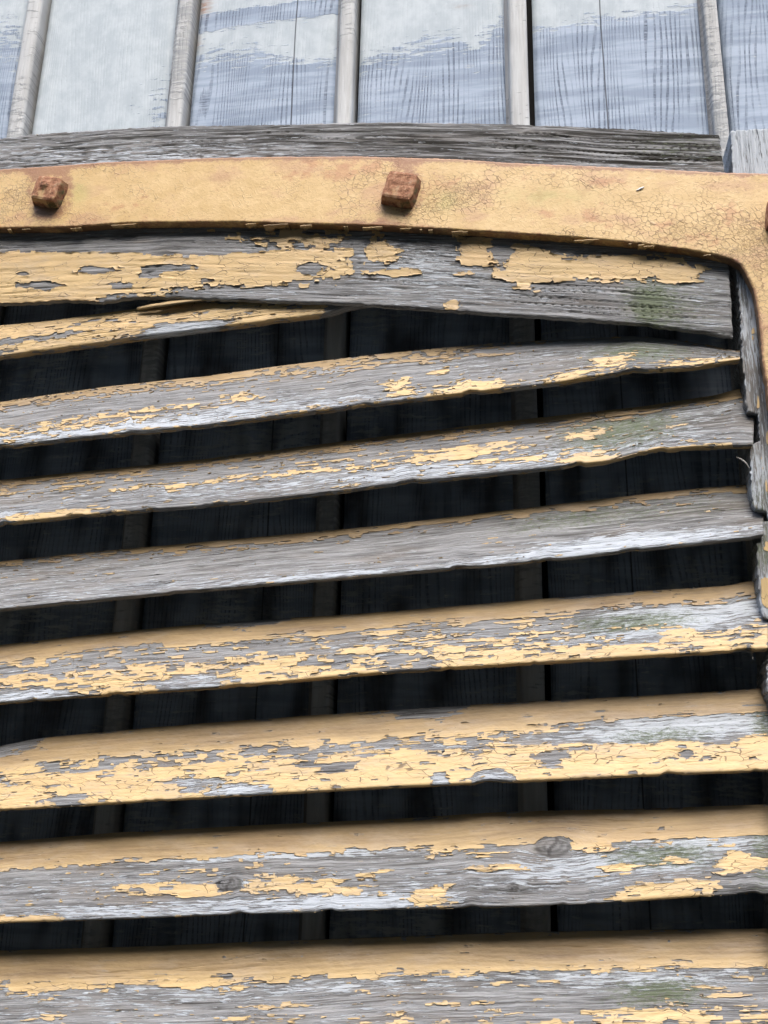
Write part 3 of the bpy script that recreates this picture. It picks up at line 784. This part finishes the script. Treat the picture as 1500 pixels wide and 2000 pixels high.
# F : the most paint
slat_px(16, [(-30, 1462), (0, 1458), (70, 1443), (250, 1425), (500, 1405), (750, 1388), (1000, 1372), (1250, 1360), (1500, 1344)],
        [(-30, 1584), (0, 1582), (250, 1567), (500, 1552), (750, 1538), (1000, 1527), (1250, 1515), (1510, 1504)], 1506,
        prof_p=[(0, 0.62), (0.05, 0.98), (0.26, 0.95), (0.34, 0.72), (0.42, 0.38), (0.52, 0.36), (0.60, 0.70), (0.75, 0.86), (0.95, 0.90), (1.1, 0.8)],
        bl_p=[(400, 0.85, 60, 0.14, -0.75), (130, 0.92, 40, 0.09, -0.9), (490, 0.93, 45, 0.1, -0.9), (860, 0.95, 20, 0.12, -1.0), (960, 0.95, 45, 0.1, -1.0), (1075, 0.75, 30, 0.12, -0.9),
              (650, 0.72, 50, 0.09, -0.6), (1340, 0.42, 220, 0.14, -0.9), (1400, 0.62, 40, 0.08, -0.7), (1340, 0.75, 18, 0.05, -0.8), (20, 0.45, 60, 0.1, 0.4), (830, 0.06, 85, 0.09, -1.1), (10, 0.05, 70, 0.14, -1.0)],
        bl_prime=[(1350, 0.42, 220, 0.18, 1.2), (400, 0.85, 70, 0.2, 0.6), (960, 0.95, 60, 0.1, 0.9), (490, 0.95, 60, 0.1, 0.9), (860, 0.95, 30, 0.1, 0.9), (900, 0.5, 400, 0.12, 0.4)],
        bl_moss=[(1290, 0.52, 110, 0.10, 0.7), (1495, 0.4, 30, 0.4, 0.7)], bl_dark=[], rows=122, chips=0.0012)
# G : two knots
slat_px(17, [(-30, 1647), (0, 1645), (250, 1625), (500, 1612), (750, 1601), (1000, 1585), (1250, 1580), (1520, 1571)],
        [(-30, 1804), (0, 1802), (250, 1795), (500, 1785), (750, 1777), (1000, 1772), (1150, 1767), (1250, 1759), (1375, 1750), (1520, 1746)], 1512,
        prof_p=[(0, 0.62), (0.05, 1.0), (0.28, 1.0), (0.34, 0.72), (0.40, 0.20), (0.50, 0.05), (0.9, 0.02), (1.0, 0.12), (1.1, 0.3)],
        bl_p=[(340, 0.68, 110, 0.10, 0.75), (390, 0.76, 50, 0.08, 0.6), (540, 0.70, 70, 0.13, 0.75), (640, 0.70, 50, 0.10, 0.65), (690, 0.80, 70, 0.06, 0.75), (80, 0.76, 50, 0.05, 0.55), (50, 0.97, 80, 0.06, 1.0),
              (840, 0.88, 38, 0.12, 0.9), (980, 0.60, 40, 0.04, 0.75), (1205, 0.66, 45, 0.06, 0.8), (1310, 0.62, 50, 0.05, 0.6), (1300, 0.92, 105, 0.11, 1.1), (1430, 0.66, 40, 0.12, 1.0), (1490, 0.66, 25, 0.06, 0.9),
              (900, 0.42, 70, 0.06, 0.5), (1150, 0.40, 50, 0.06, 0.7), (400, 0.50, 200, 0.04, 0.3), (720, 0.62, 40, 0.05, 0.5), (1450, 0.25, 90, 0.2, 0.3)],
        bl_prime=[(560, 0.36, 230, 0.06, 1.2), (350, 0.92, 380, 0.09, 0.9), (750, 0.92, 150, 0.10, 0.8), (1250, 0.55, 250, 0.22, 0.8), (900, 0.72, 400, 0.2, 0.4), (1400, 0.38, 120, 0.1, 0.9), (200, 0.6, 260, 0.2, 0.35)],
        bl_moss=[(1290, 0.55, 110, 0.14, 0.85), (1490, 0.5, 30, 0.5, 0.6)], bl_dark=[(1000, 0.8, 90, 0.1, 0.4), (1450, 0.95, 60, 0.08, 0.7)],
        bk=0.85, knots=[(448, 0.67, 0.0066, 1.0), (1080, 0.40, 0.0090, 1.3), (1003, 0.80, 0.0028, 0.3)], rows=138, chips=0.0010)
# H
_, TH, BH = slat_px(18, [(-30, 1858), (0, 1857), (250, 1850), (500, 1840), (750, 1831), (1000, 1822), (1250, 1817), (1520, 1814)],
        [(-30, 2044), (0, 2043), (500, 2032), (1000, 2017), (1520, 2001)], 1512,
        prof_p=[(0, 0.62), (0.05, 1.0), (0.30, 1.0), (0.38, 0.72), (0.44, 0.14), (0.7, 0.04), (0.85, 0.30), (1.1, 0.6)],
        bl_p=[(60, 0.44, 110, 0.05, 0.5), (380, 0.42, 70, 0.05, 0.6), (470, 0.47, 30, 0.03, 0.7), (900, 0.70, 60, 0.03, 0.6), (105, 0.72, 30, 0.04, 0.6), (550, 0.66, 100, 0.03, 0.5), (1280, 0.87, 110, 0.07, 0.6), (1440, 0.68, 60, 0.05, 0.55), (1450, 0.4, 70, 0.08, 0.35), (780, 0.69, 30, 0.04, 0.6)],
        bl_prime=[(700, 0.47, 800, 0.10, 0.55), (1300, 0.52, 220, 0.12, 0.5), (300, 0.7, 400, 0.2, 0.3)],
        bl_moss=[(1290, 0.65, 100, 0.14, 0.85)], bl_dark=[], rows=138, chips=0.0008)
# the ones below the view, plainer
for k in range(1, 9):
    T2, B2 = TH[::6] - np.array([0, 0, 0.0845 * k]), BH[::6] - np.array([0, 0, 0.0845 * k])
    U = np.concatenate([[0], np.cumsum(np.linalg.norm(np.diff(T2, axis=0), axis=1))])
    slat(30 + k, T2, B2, np.interp(U, [U[0], U[-1]], [-1380, 1512]), U,
         prof_p=[(0, 1.05), (0.30, 1.0), (0.38, 0.72), (0.45, 0.3), (0.7, 0.35), (0.9, 0.6), (1.1, 0.6)],
         bl_p=[], bl_prime=[(700, 0.5, 800, 0.2, 0.5)], bl_moss=[(1290, 0.6, 100, 0.2, 0.7)], bl_dark=[], rows=30)

# ------------------------------------------------------------------ flat pieces: rail, stiles, strap
def plate(name, poly, y0, thick, cell, mat, parent, seed, grain='u', ragged=0.0008, rfreq=140, rnd=0.0016, relief=None, attrs=None, tilt=TILT, follow=None):
    """a board or iron strip with the outline poly (x, z), its worn edge rounded ; front at depth y0"""
    poly = np.array(poly)
    x0, z0 = poly.min(0) - 3 * cell; x1, z1 = poly.max(0) + 3 * cell
    xs = np.arange(x0, x1 + cell, cell); zs = np.arange(z1, z0 - cell, -cell)
    X, Z = np.meshgrid(xs, zs, indexing='ij')
    S = sdf(poly, X, Z)
    Su = S + ragged * fbm(X * rfreq, Z * rfreq, seed, 4)
    ct, st_ = math.cos(tilt), math.sin(tilt)
    a, b = X * ct + Z * st_, -X * st_ + Z * ct
    UV = np.stack([a, b, np.full_like(X, seed * 1.7)], -1) if grain == 'u' else np.stack([b, a, np.full_like(X, seed * 1.7)], -1)
    if follow is not None:
        fo = np.array(follow); UV = np.stack([X, Z - np.interp(X, fo[:, 0], fo[:, 1]) + 0.002 * fbm(X * 6, Z * 9, seed + 7, 2), np.full_like(X, seed * 1.7)], -1)
    P = np.stack([X, np.full_like(X, y0), Z], -1)
    N_ = np.zeros_like(P); N_[..., 1] = -1
    s = np.clip(Su / rnd, 0, 1)
    lift = -rnd * (1 - np.sqrt(np.clip(1 - (1 - s) ** 2, 0, 1)))
    if relief is not None:
        lift = lift + relief(UV[..., 0], UV[..., 1])
    at_ = {k: f(X, Z, S) for k, f in (attrs or {}).items()}
    o = sheet(name, P, UV, Su, lift, -thick, at_, mat, parent, Nn=N_, body=True)
    return o, dict(X=X, Z=Z, S=Su, P=P, N=N_, UV=UV, lift=lift)
def wood_relief(seed):
    def f(u, v):
        r = 0.00045 * fbm(u * 14, v * 260, seed, 2) + 0.0005 * fbm(u * 6, v * 40, seed + 1, 2)
        c = fbm(u * 4, v * 130, seed + 2, 3)
        return r - 0.0014 * np.exp(-(c / 0.035) ** 2) * np.clip(fbm(u * 5, v * 25, seed + 3, 2) * 3 + 0.3, 0, 1)
    return f
def px_poly(pts, y):
    p = at(np.array([q[0] for q in pts], float), np.array([q[1] for q in pts], float), y)
    return p[:, [0, 2]]
zero = lambda X, Z, S: np.zeros_like(X)
def px_of(X, Z, y):
    return at_px(X, y, Z)

rail_top = [(-25, 273), (0, 270), (60, 262), (150, 256), (250, 250), (350, 245), (500, 243), (650, 239), (750, 238), (950, 240), (1100, 245), (1250, 252), (1375, 260), (1405, 263)]
rail_bot = [(1432, 658), (1385, 650), (1250, 632), (1000, 615), (870, 606), (750, 598), (695, 593), (500, 587), (345, 581), (265, 581), (200, 590), (125, 587), (50, 592), (-25, 594)]
rail_poly = px_poly(rail_top + [(1415, 333), (1424, 520)] + rail_bot, Y_RAIL)
def pxf(lst, y, k=0.0):
    def f(X, Z, S):
        px, py = px_of(X, Z, y)
        r = np.full_like(X, k)
        for (bx, by, rx, ry, a) in lst:
            r = r + a * np.exp(-((px - bx) / rx) ** 2 - ((py - by) / ry) ** 2)
        return np.clip(r, 0, 1.6)
    return f
rail, RG = plate('top_rail', rail_poly, Y_RAIL, T_RAIL, 0.00095, M_RAIL, shutter, 51, relief=wood_relief(52), follow=px_poly([(-25, 273), (350, 250), (750, 243), (1100, 250), (1405, 263), (1450, 266)], Y_RAIL), ragged=0.0010,
                 attrs={'moss': pxf([(1270, 585, 60, 60, 0.7), (1265, 600, 28, 38, 0.35), (1340, 610, 80, 60, 0.35), (1090, 520, 70, 20, 0.3), (1330, 290, 110, 30, 0.35)], Y_RAIL),
                        'prime': pxf([(820, 520, 130, 55, 0.75), (250, 305, 400, 30, 0.75), (1000, 575, 260, 40, 0.35), (600, 480, 60, 30, 0.5), (760, 330, 500, 14, 0.6), (1370, 590, 60, 70, 0.4), (500, 575, 120, 20, 0.4)], Y_RAIL, 0.28),
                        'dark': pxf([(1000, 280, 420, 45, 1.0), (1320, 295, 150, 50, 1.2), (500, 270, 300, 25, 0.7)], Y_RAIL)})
stop_poly = px_poly([(-25, 300), (350, 276), (750, 268), (1100, 276), (1405, 292), (1412, 500), (1000, 500), (500, 500), (-25, 505)], Y_RAIL)
stop_poly = np.concatenate([stop_poly, [[stop_poly[-1][0] - EXT, stop_poly[-1][1] - 0.07], [stop_poly[0][0] - EXT, stop_poly[0][1] - 0.07]]])
plate('light_stop', stop_poly, Y_RAIL + T_RAIL + 0.0004, 0.0410, 0.004, M_RAIL, shutter, 55, attrs={'moss': zero, 'prime': zero, 'dark': zero})  # unseen strip, added to stop light falling in behind the rail
# paint left on the rail below the strap
PXr, PYr = px_of(RG['X'], RG['Z'], Y_RAIL)
def rail_paint():
    f = np.full_like(PXr, -0.2)
    L = [(120, 535, 430, 58, 1.25), (540, 508, 150, 56, 1.2), (600, 470, 90, 20, 0.7), (330, 560, 100, 30, 0.5), (60, 575, 220, 22, 0.8), (600, 540, 90, 22, 0.7),
         (745, 492, 34, 26, 1.0), (930, 490, 38, 30, 1.1), (790, 533, 60, 9, 0.8), (895, 533, 26, 9, 0.8), (770, 540, 20, 8, 0.7), (1040, 520, 75, 34, 1.15), (1190, 520, 130, 24, 1.1), (1315, 530, 40, 22, 1.1), (882, 594, 15, 9, 1.2), (1040, 488, 50, 16, 0.8)]
    for (bx, by, rx, ry, a) in L:
        f = np.maximum(f, (a + 0.12) * np.exp(-0.75 * ((PXr - bx) / rx) ** 2 - 0.75 * ((PYr - by) / ry) ** 2))
    holes = [(185, 529, 55, 12, 1.2), (335, 524, 60, 9, 1.2), (285, 538, 28, 8, 0.9), (85, 557, 70, 10, 1.2), (240, 556, 32, 9, 1.1), (48, 535, 24, 7, 1.2), (605, 525, 26, 12, 1.3), (150, 478, 420, 15, 1.3), (440, 487, 110, 7, 1.1), (500, 575, 170, 13, 1.3), (400, 548, 20, 6, 0.7), (1200, 484, 130, 13, 0.9), (862, 495, 22, 45, 0.9), (982, 490, 13, 26, 1.0), (700, 495, 9, 40, 1.0), (1100, 478, 50, 10, 0.7), (820, 560, 160, 18, 0.6)]
    for (bx, by, rx, ry, a) in holes:
        f = f - a * np.exp(-((PXr - bx) / rx) ** 2 - ((PYr - by) / ry) ** 2)
    u, v = RG['UV'][..., 0], RG['UV'][..., 1]
    Fd = f - 0.5 + 0.14 * fbm(u / 0.035, v / 0.009, 61, 4) + 0.48 * (bricks(u, v, 0.016, 0.0050, 62) - 0.5) + 0.36 * (bricks(u, v, 0.007, 0.0027, 64) - 0.5) + 0.07 * fbm(u / 0.003, v / 0.0016, 63, 3)
    Fd = np.minimum(Fd, RG['S'] / 0.004 - 0.15)
    # split into plates by long cracks
    curl = np.clip(fbm(u / 0.016, v / 0.009, 66, 2) + 0.15, 0, 1)
    lift = RG['lift'] * 0.5 + 0.00055 + 0.0016 * np.exp(-np.maximum(Fd, 0) / 0.06) * curl
    g_ = np.clip((PYr - 575) / 25, 0, 1) * (PXr < 300) * 0.6
    sheet('peeling_paint', RG['P'], RG['UV'], Fd, lift, RG['lift'] - 0.0006, {'grime_shade': g_, 'thin': np.clip(np.exp(-np.maximum(Fd, 0) / 0.07) - 0.1, 0, 1) * 0.7}, M_PAINT, rail, Nn=RG['N'], kind='stuff')
rail_paint()

# stile at the right: notched for the slat ends
Y_STILE = -0.0575
st_left = [(1430, 300), (1436, 520), (1446, 600), (1450, 700), (1455, 740), (1457, 790), (1461, 804), (1482, 808), (1484, 862), (1466, 868), (1467, 920), (1470, 980),
           (1476, 994), (1500, 999), (1502, 1016), (1490, 1020), (1488, 1056), (1479, 1063), (1481, 1130), (1487, 1190), (1491, 1205), (1512, 1209), (1514, 1262), (1500, 1290), (1497, 1340), (1512, 1400), (1509, 1470), (1512, 1560), (1514, 2100)]
sp = px_poly([(1428, 254)] + st_left, Y_STILE)
xr_top = at(1585, 250, Y_STILE); xr_bot = at(1640, 2100, Y_STILE)
sp = np.concatenate([sp, [[xr_bot[0], xr_bot[2]], [xr_top[0], xr_top[2] + 0.001]]])
stile, SG = plate('stile', sp, Y_STILE, 0.0435, 0.0010, M_RAIL, shutter, 71, grain='v', relief=wood_relief(72), rnd=0.0008, ragged=0.0014, rfreq=260, tilt=0.0,
                  attrs={'moss': pxf([(1490, 980, 30, 60, 0.5), (1490, 1080, 30, 40, 0.6), (1495, 1440, 30, 60, 0.6)], Y_STILE),
                         'prime': pxf([(1470, 300, 90, 60, 1.5), (1470, 620, 30, 80, 0.6), (1480, 930, 40, 60, 0.6), (1490, 1190, 30, 30, 0.8)], Y_STILE, 0.7), 'dark': pxf([(1480, 820, 40, 80, 0.4)], Y_STILE)})
SPX, SPY = px_of(SG['X'], SG['Z'], Y_STILE)
fs = 0.9 * np.exp(-((SPX - 1497) / 12) ** 4 - ((SPY - 1158) / 34) ** 4) + 0.7 * np.exp(-((SPX - 1500) / 30) ** 4 - ((SPY - 1620) / 60) ** 4) + np.where(SPY > 2010, 0.7, 0)
Fs = fs - 0.5 + 0.2 * fbm(SG['X'] / 0.006, SG['Z'] / 0.02, 73, 3)
Fs = np.maximum(Fs, np.where(SPX > 1464, 0.62, 0) * (SPY > 540) - 0.90 + 0.55 * fbm(SG['X'] / 0.005, SG['Z'] / 0.030, 75, 4) + 0.3 * (bricks(SG['Z'], SG['X'], 0.012, 0.003, 76) - 0.5))
Fs = np.minimum(Fs, SG['S'] / 0.004 - 0.1)
sheet('peeling_paint', SG['P'], SG['UV'], Fs, SG['lift'] + 0.0005, SG['lift'] - 0.0006, {'grime_shade': Fs * 0}, M_PAINT, stile, Nn=SG['N'], kind='stuff')

# iron strap: arched arm, rounded corner, leg down the right stile
st_top = [(-25, 332), (0, 330), (125, 322), (200, 316), (400, 308), (550, 305), (700, 304), (800, 307), (900, 310), (1000, 317), (1150, 323), (1300, 330), (1400, 335), (1500, 338), (1560, 346), (1588, 362), (1600, 395)]
st_bot = [(1497, 745), (1490, 710), (1485, 650), (1480, 605), (1472, 565), (1458, 536), (1446, 516), (1425, 505), (1400, 498), (1340, 487), (1250, 475), (1130, 464), (1000, 455), (880, 448), (750, 441), (600, 437), (450, 433), (250, 435), (125, 444), (0, 445), (-25, 446)]
leg_px = [(1660, 820), (1507, 820)]
BOLTS = [(93, 367), (783, 364), (1542, 410)]
strap_poly = px_poly(st_top + leg_px + st_bot, Y_STRAP)
xb0 = np.array([p[0] for p in st_bot][::-1][:15]); yb0 = np.array([p[1] for p in st_bot][::-1][:15])
def strap_rust(X, Z, S):
    px, py = px_of(X, Z, Y_STRAP)
    tp = np.interp(px, [p[0] for p in st_top], [p[1] for p in st_top])
    bt = np.interp(px, xb0, yb0)
    r = 1.0 * np.exp(-np.maximum(py - tp, 0) / 14.0) + np.where(px < 1440, 0.60 * np.exp(-np.maximum(bt - py, 0) / 13.0), 0)
    for (bx, by) in BOLTS:
        d = np.hypot(px - bx - 4, py - by - 6)
        r = r + 0.50 * np.exp(-((d - 38) / 18) ** 2)
    r = r + 0.32 * np.exp(-((px - 100) / 90) ** 2 - ((py - 420) / 18) ** 2) + 0.3 * np.exp(-((px - 700) / 60) ** 2 - ((py - 428) / 14) ** 2)
    r = r + np.where(py > 505, 0.8 * np.exp(-np.maximum(S, 0) / 0.005), 0)
    return np.clip(r, 0, 1)
strap, TG = plate('iron_strap', strap_poly, Y_STRAP, 0.0099, 0.00085, M_STRAP, shutter, 81, ragged=0.0005, rfreq=220, rnd=0.0016, tilt=TILT * 0.5,
                  relief=lambda u, v: 0.00022 * fbm(u * 16, v * 22, 82, 3) + 0.00006 * fbm(u * 300, v * 300, 83, 3),
                  attrs={'rust': strap_rust, 'moss': pxf([(1070, 383, 80, 18, 0.55), (860, 390, 40, 25, 0.5), (155, 375, 20, 25, 0.6), (1310, 500, 110, 10, 0.5)], Y_STRAP),
                         'crackle': pxf([(900, 380, 110, 50, 1.0), (1290, 410, 60, 60, 0.8), (1430, 470, 70, 60, 0.8), (40, 400, 60, 50, 0.8), (1490, 560, 40, 120, 0.8)], Y_STRAP)})
# scales of paint still hanging on the strap's lower edge
rs = random.Random(5)
xb_, yb_ = np.array([p[0] for p in st_bot][::-1]), np.array([p[1] for p in st_bot][::-1])
for k in range(22):
    px = rs.uniform(5, 1430); 
    py = float(np.interp(px, xb_[:14], yb_[:14])) if px < 1425 else 505.0
    c = at(px, py + 1, Y_STRAP)
    w = rs.choice((0.003, 0.005, 0.009, 0.02)) * rs.uniform(0.7, 1.3); hgt = rs.uniform(0.003, 0.010); dr = rs.uniform(-0.0012, 0.002)
    nx, ny = 10, 5
    vs = []; uvs = []
    for a in range(nx):
        for b in range(ny):
            fx, fy = a / (nx - 1) - 0.5, b / (ny - 1)
            jag = (0.4 + 0.6 * rs.random()) if b == ny - 1 else 1
            vs.append((c[0] + fx * w, c[1] + 0.0003 + fy * hgt * jag * 1.0, c[2] - 0.0004 - dr * fy - 0.0008 * math.sin(a * 0.9 + k) * fy + rs.uniform(-1, 1) * 0.0003))
            uvs.append((c[0] + fx * w, fy * hgt, k * 1.1))
    n_ = len(vs)
    V = np.array(vs); V = np.concatenate([V, V + np.array([0, 0, -0.0007])])
    id_ = np.arange(n_).reshape(nx, ny)
    qq = np.stack([id_[:-1, :-1], id_[1:, :-1], id_[1:, 1:], id_[:-1, 1:]], -1).reshape(-1, 4)
    ring = np.concatenate([id_[:, 0], id_[-1, 1:], id_[::-1, -1][1:], id_[0, ::-1][1:-1]])
    rw = np.stack([ring, np.roll(ring, -1), np.roll(ring, -1) + n_, ring + n_], -1)
    U3 = np.tile(np.array(uvs), (2, 1))
    add('paint_scale', make_mesh('paint_scale', V, [qq, qq[:, ::-1] + n_, rw], {'uvm': U3, 'grime_shade': np.full(2 * n_, rs.uniform(0.1, 0.9)), 'rim': np.zeros(2 * n_)}), M_PAINT, strap)

# square nuts on the strap, worn and rusted
def nut(px, py, size, hgt, rot, seed, paint, dome, moss):
    c = at(px, py, Y_STRAP - hgt)
    n = 22
    ax = np.concatenate([np.linspace(-1, -0.76, 4), np.linspace(-0.74, 0.74, 14), np.linspace(0.76, 1, 4)])
    A, B_ = np.meshgrid(ax, ax, indexing='ij')
    # cube-like shell: face grid, folded down at the sides
    ring = np.maximum(np.abs(A), np.abs(B_))
    core = 0.74
    hx = np.clip(A / core, -1, 1); hz = np.clip(B_ / core, -1, 1)
    drop = np.clip((ring - core) / (1 - core), 0, 1)
    x = hx * size / 2; z = hz * size / 2
    y = drop * (hgt + 0.001)
    # rounded worn edge
    rr = np.clip((ring - core * 0.80) / (core * 0.20), 0, 1)
    y = np.where(ring <= core, rr ** 3 * 0.0008, np.maximum(y, 0.0008))
    cx_ = 1 - 0.055 * (np.abs(hx) * np.abs(hz)) ** 3 * 1.4
    flare = 1 + 0.20 * drop
    x = x * cx_ * flare; z = z * cx_ * flare
    x = x + size * 0.022 * fbm(A * 2 + seed, B_ * 2, seed, 3); z = z + size * 0.022 * fbm(A * 2, B_ * 2 + seed, seed + 1, 3)
    y = y + 0.0005 * fbm(A * 3, B_ * 3, seed + 2, 4) * (drop < 0.6)
    if dome:
        y = y - 0.0032 * np.exp(-(((A + 0.12) / 0.26) ** 2 + ((B_ - 0.18) / 0.26) ** 2) ** 2)
    cr, sr = math.cos(rot), math.sin(rot)
    V = np.stack([x * cr - z * sr, y, x * sr + z * cr], -1).reshape(-1, 3)
    id_ = np.arange(n * n).reshape(n, n)
    q = np.stack([id_[:-1, :-1], id_[1:, :-1], id_[1:, 1:], id_[:-1, 1:]], -1).reshape(-1, 4)
    ms = np.clip(np.where(drop > 0.2, 0.9, 0.0) * moss, 0, 1) * (x * cr - z * sr > 0)
    me = make_mesh('nut', V, [q], {'paint': np.full(n * n, paint), 'moss': ms.ravel()}, smooth_shade=False)
    o = add('nut', me, M_RUST, strap)
    o.location = c
    return o
nut(89, 366, 0.0262, 0.0125, math.radians(-14), 91, 0.45, True, 1.0)
nut(780, 361, 0.0285, 0.0120, math.radians(-15), 94, 0.0, False, 1.0)
nut(1537, 408, 0.0265, 0.0125, math.radians(-8), 97, 0.1, False, 0.3)

# ------------------------------------------------------------------ the rest of the frame, outside the view
def coarse(name, poly, y0, thick, mat, seed, grain='u', cell=0.004):
    return plate(name, poly, y0, thick, cell, mat, shutter, seed, grain=grain, rnd=0.004, ragged=0.0012, rfreq=60, tilt=0 if grain == 'v' else TILT,
                 attrs={'moss': zero, 'prime': lambda X, Z, S: np.full_like(X, 0.4), 'dark': zero, 'rust': zero, 'crackle': zero, 'grime_shade': zero})[0]
# left arm of rail and strap follow the arch on and down
def ext_band(top_pts, bot_pts, y):
    t0 = at(top_pts[0][0], top_pts[0][1], y)[[0, 2]]; b0 = at(bot_pts[-1][0], bot_pts[-1][1], y)[[0, 2]]
    s = np.linspace(0, EXT + 0.05, 14)
    dz = -s * math.tan(TILT) - 0.10 * s ** 2
    tp = np.stack([t0[0] - 0.0003 - s, t0[1] + dz], 1); bt = np.stack([b0[0] - 0.0003 - s, b0[1] + dz], 1)
    return np.concatenate([tp[::-1], bt])
coarse('top_rail', ext_band(rail_top, rail_bot, Y_RAIL), Y_RAIL, T_RAIL, M_RAIL, 101)
coarse('iron_strap', ext_band(st_top, st_bot, Y_STRAP), Y_STRAP, 0.0082, M_STRAP, 102)
ZB = 0.72
lo_i = at(1507, 820, Y_STRAP)[[0, 2]]; lo_o = at(1660, 820, Y_STRAP)[[0, 2]]
dn = (lo_i[1] - ZB)
coarse('iron_strap', [lo_i - [0, .0003], lo_o - [0, .0003], [lo_o[0] + dn * 0.05, ZB], [lo_i[0] + dn * 0.05, ZB]], Y_STRAP, 0.0082, M_STRAP, 103)
s_i = np.array([sp[-3][0], sp[-3][1]]); s_o = np.array([sp[-2][0], sp[-2][1]])
dn2 = s_i[1] - ZB
coarse('stile', [s_i - [0, .0003], s_o - [0, .0003], [s_o[0] + dn2 * 0.05, ZB], [s_i[0] + dn2 * 0.05, ZB]], Y_STILE, 0.0435, M_RAIL, 104, 'v')
lx = float(TH[0][0]); ztl = float(at(-25, 273, Y_RAIL)[2]) - EXT * 0.06 - 0.04
coarse('stile', [(lx - 0.06, ztl), (lx + 0.002, ztl), (lx + 0.04, ZB), (lx - 0.022, ZB)], Y_STILE, 0.0435, M_RAIL, 105, 'v')
coarse('bottom_rail', [(lx + 0.045, ZB + 0.11), (lo_i[0] + 0.012, ZB + 0.13), (lo_i[0] + 0.015, ZB), (lx + 0.042, ZB)], Y_RAIL, 0.022, M_RAIL, 106)

# ------------------------------------------------------------------ shreds and curls
def strip(name, pts_px, y0, width, mat, parent, twist=0.0, seed=0, thick=0.0005):
    """a thin curl of old paint or wood fibre along a path"""
    pts = np.array(pts_px, float)
    s = np.linspace(0, len(pts) - 1, 18); i = np.arange(len(pts))
    px = np.interp(s, i, pts[:, 0]); py = np.interp(s, i, pts[:, 1]); yy = y0 + np.interp(s, i, pts[:, 2])
    C = at(px, py, yy)
    tn = np.gradient(C, axis=0); tn /= np.linalg.norm(tn, axis=1)[:, None]
    sd = np.cross(tn, np.array([0, 1.0, 0])); sd /= np.maximum(np.linalg.norm(sd, axis=1)[:, None], 1e-9)
    nm = np.cross(sd, tn)
    wv = width * (0.35 + 0.65 * np.sin(np.linspace(0.15, math.pi - 0.15, 18))) * (1 + 0.35 * vnoise(s * 2.3, s * 0, seed))
    ang = twist * np.linspace(0, 1, 18)
    ax = sd * np.cos(ang)[:, None] + nm * np.sin(ang)[:, None]; ay = -sd * np.sin(ang)[:, None] + nm * np.cos(ang)[:, None]
    rings = np.stack([C - ax * wv[:, None] / 2, C + ay * thick, C + ax * wv[:, None] / 2, C - ay * thick], 1)
    V = rings.reshape(-1, 3); id_ = np.arange(72).reshape(18, 4); idn = np.concatenate([id_, id_[:, :1]], 1)
    q = np.stack([idn[:-1, :-1], idn[1:, :-1], idn[1:, 1:], idn[:-1, 1:]], -1).reshape(-1, 4)
    uv = np.stack([np.repeat(s * 0.004, 4), np.tile([0, .001, .002, .003], 18), np.full(72, seed * 1.3)], -1)
    z72 = np.zeros(72)
    return add(name, make_mesh(name, V, [q, id_[0][None], id_[-1][None, ::-1]], {'uvm': uv, 'grime_shade': z72 + 0.3, 'rim': z72, 'moss': z72, 'prime': z72 + 0.1, 'dark': z72 + 0.5}), mat, parent)
strip('paint_curl', [(268, 603, 0), (300, 597, -0.002), (350, 590, -0.003), (405, 584, -0.002), (418, 588, 0)], -0.055, 0.0060, M_PAINT, shutter, 0.6, 3, 0.0010)
strip('splinter', [(270, 600, 0), (310, 590, -0.001), (380, 586, -0.001), (412, 590, 0)], -0.053, 0.0050, M_WOOD, shutter, 0.3, 4, 0.0010)
strip('paint_curl', [(1438, 893, 0), (1448, 897, -0.002), (1458, 905, -0.002), (1464, 916, 0)], -0.055, 0.0024, M_SHRED, shutter, 1.0, 5)
strip('paint_curl', [(1392, 1278, 0), (1420, 1272, -0.001), (1455, 1270, -0.001), (1468, 1274, 0), (1471, 1288, 0)], -0.058, 0.0022, M_SHRED, shutter, 0.6, 6)
strip('paint_curl', [(1243, 372, 0), (1258, 365, -0.0004)], Y_STRAP - 0.0006, 0.0022, mat_plain('white_speck', (0.75, 0.74, 0.70), 0.7, 0.1, 200), strap, 0.0, 12, 0.0004)
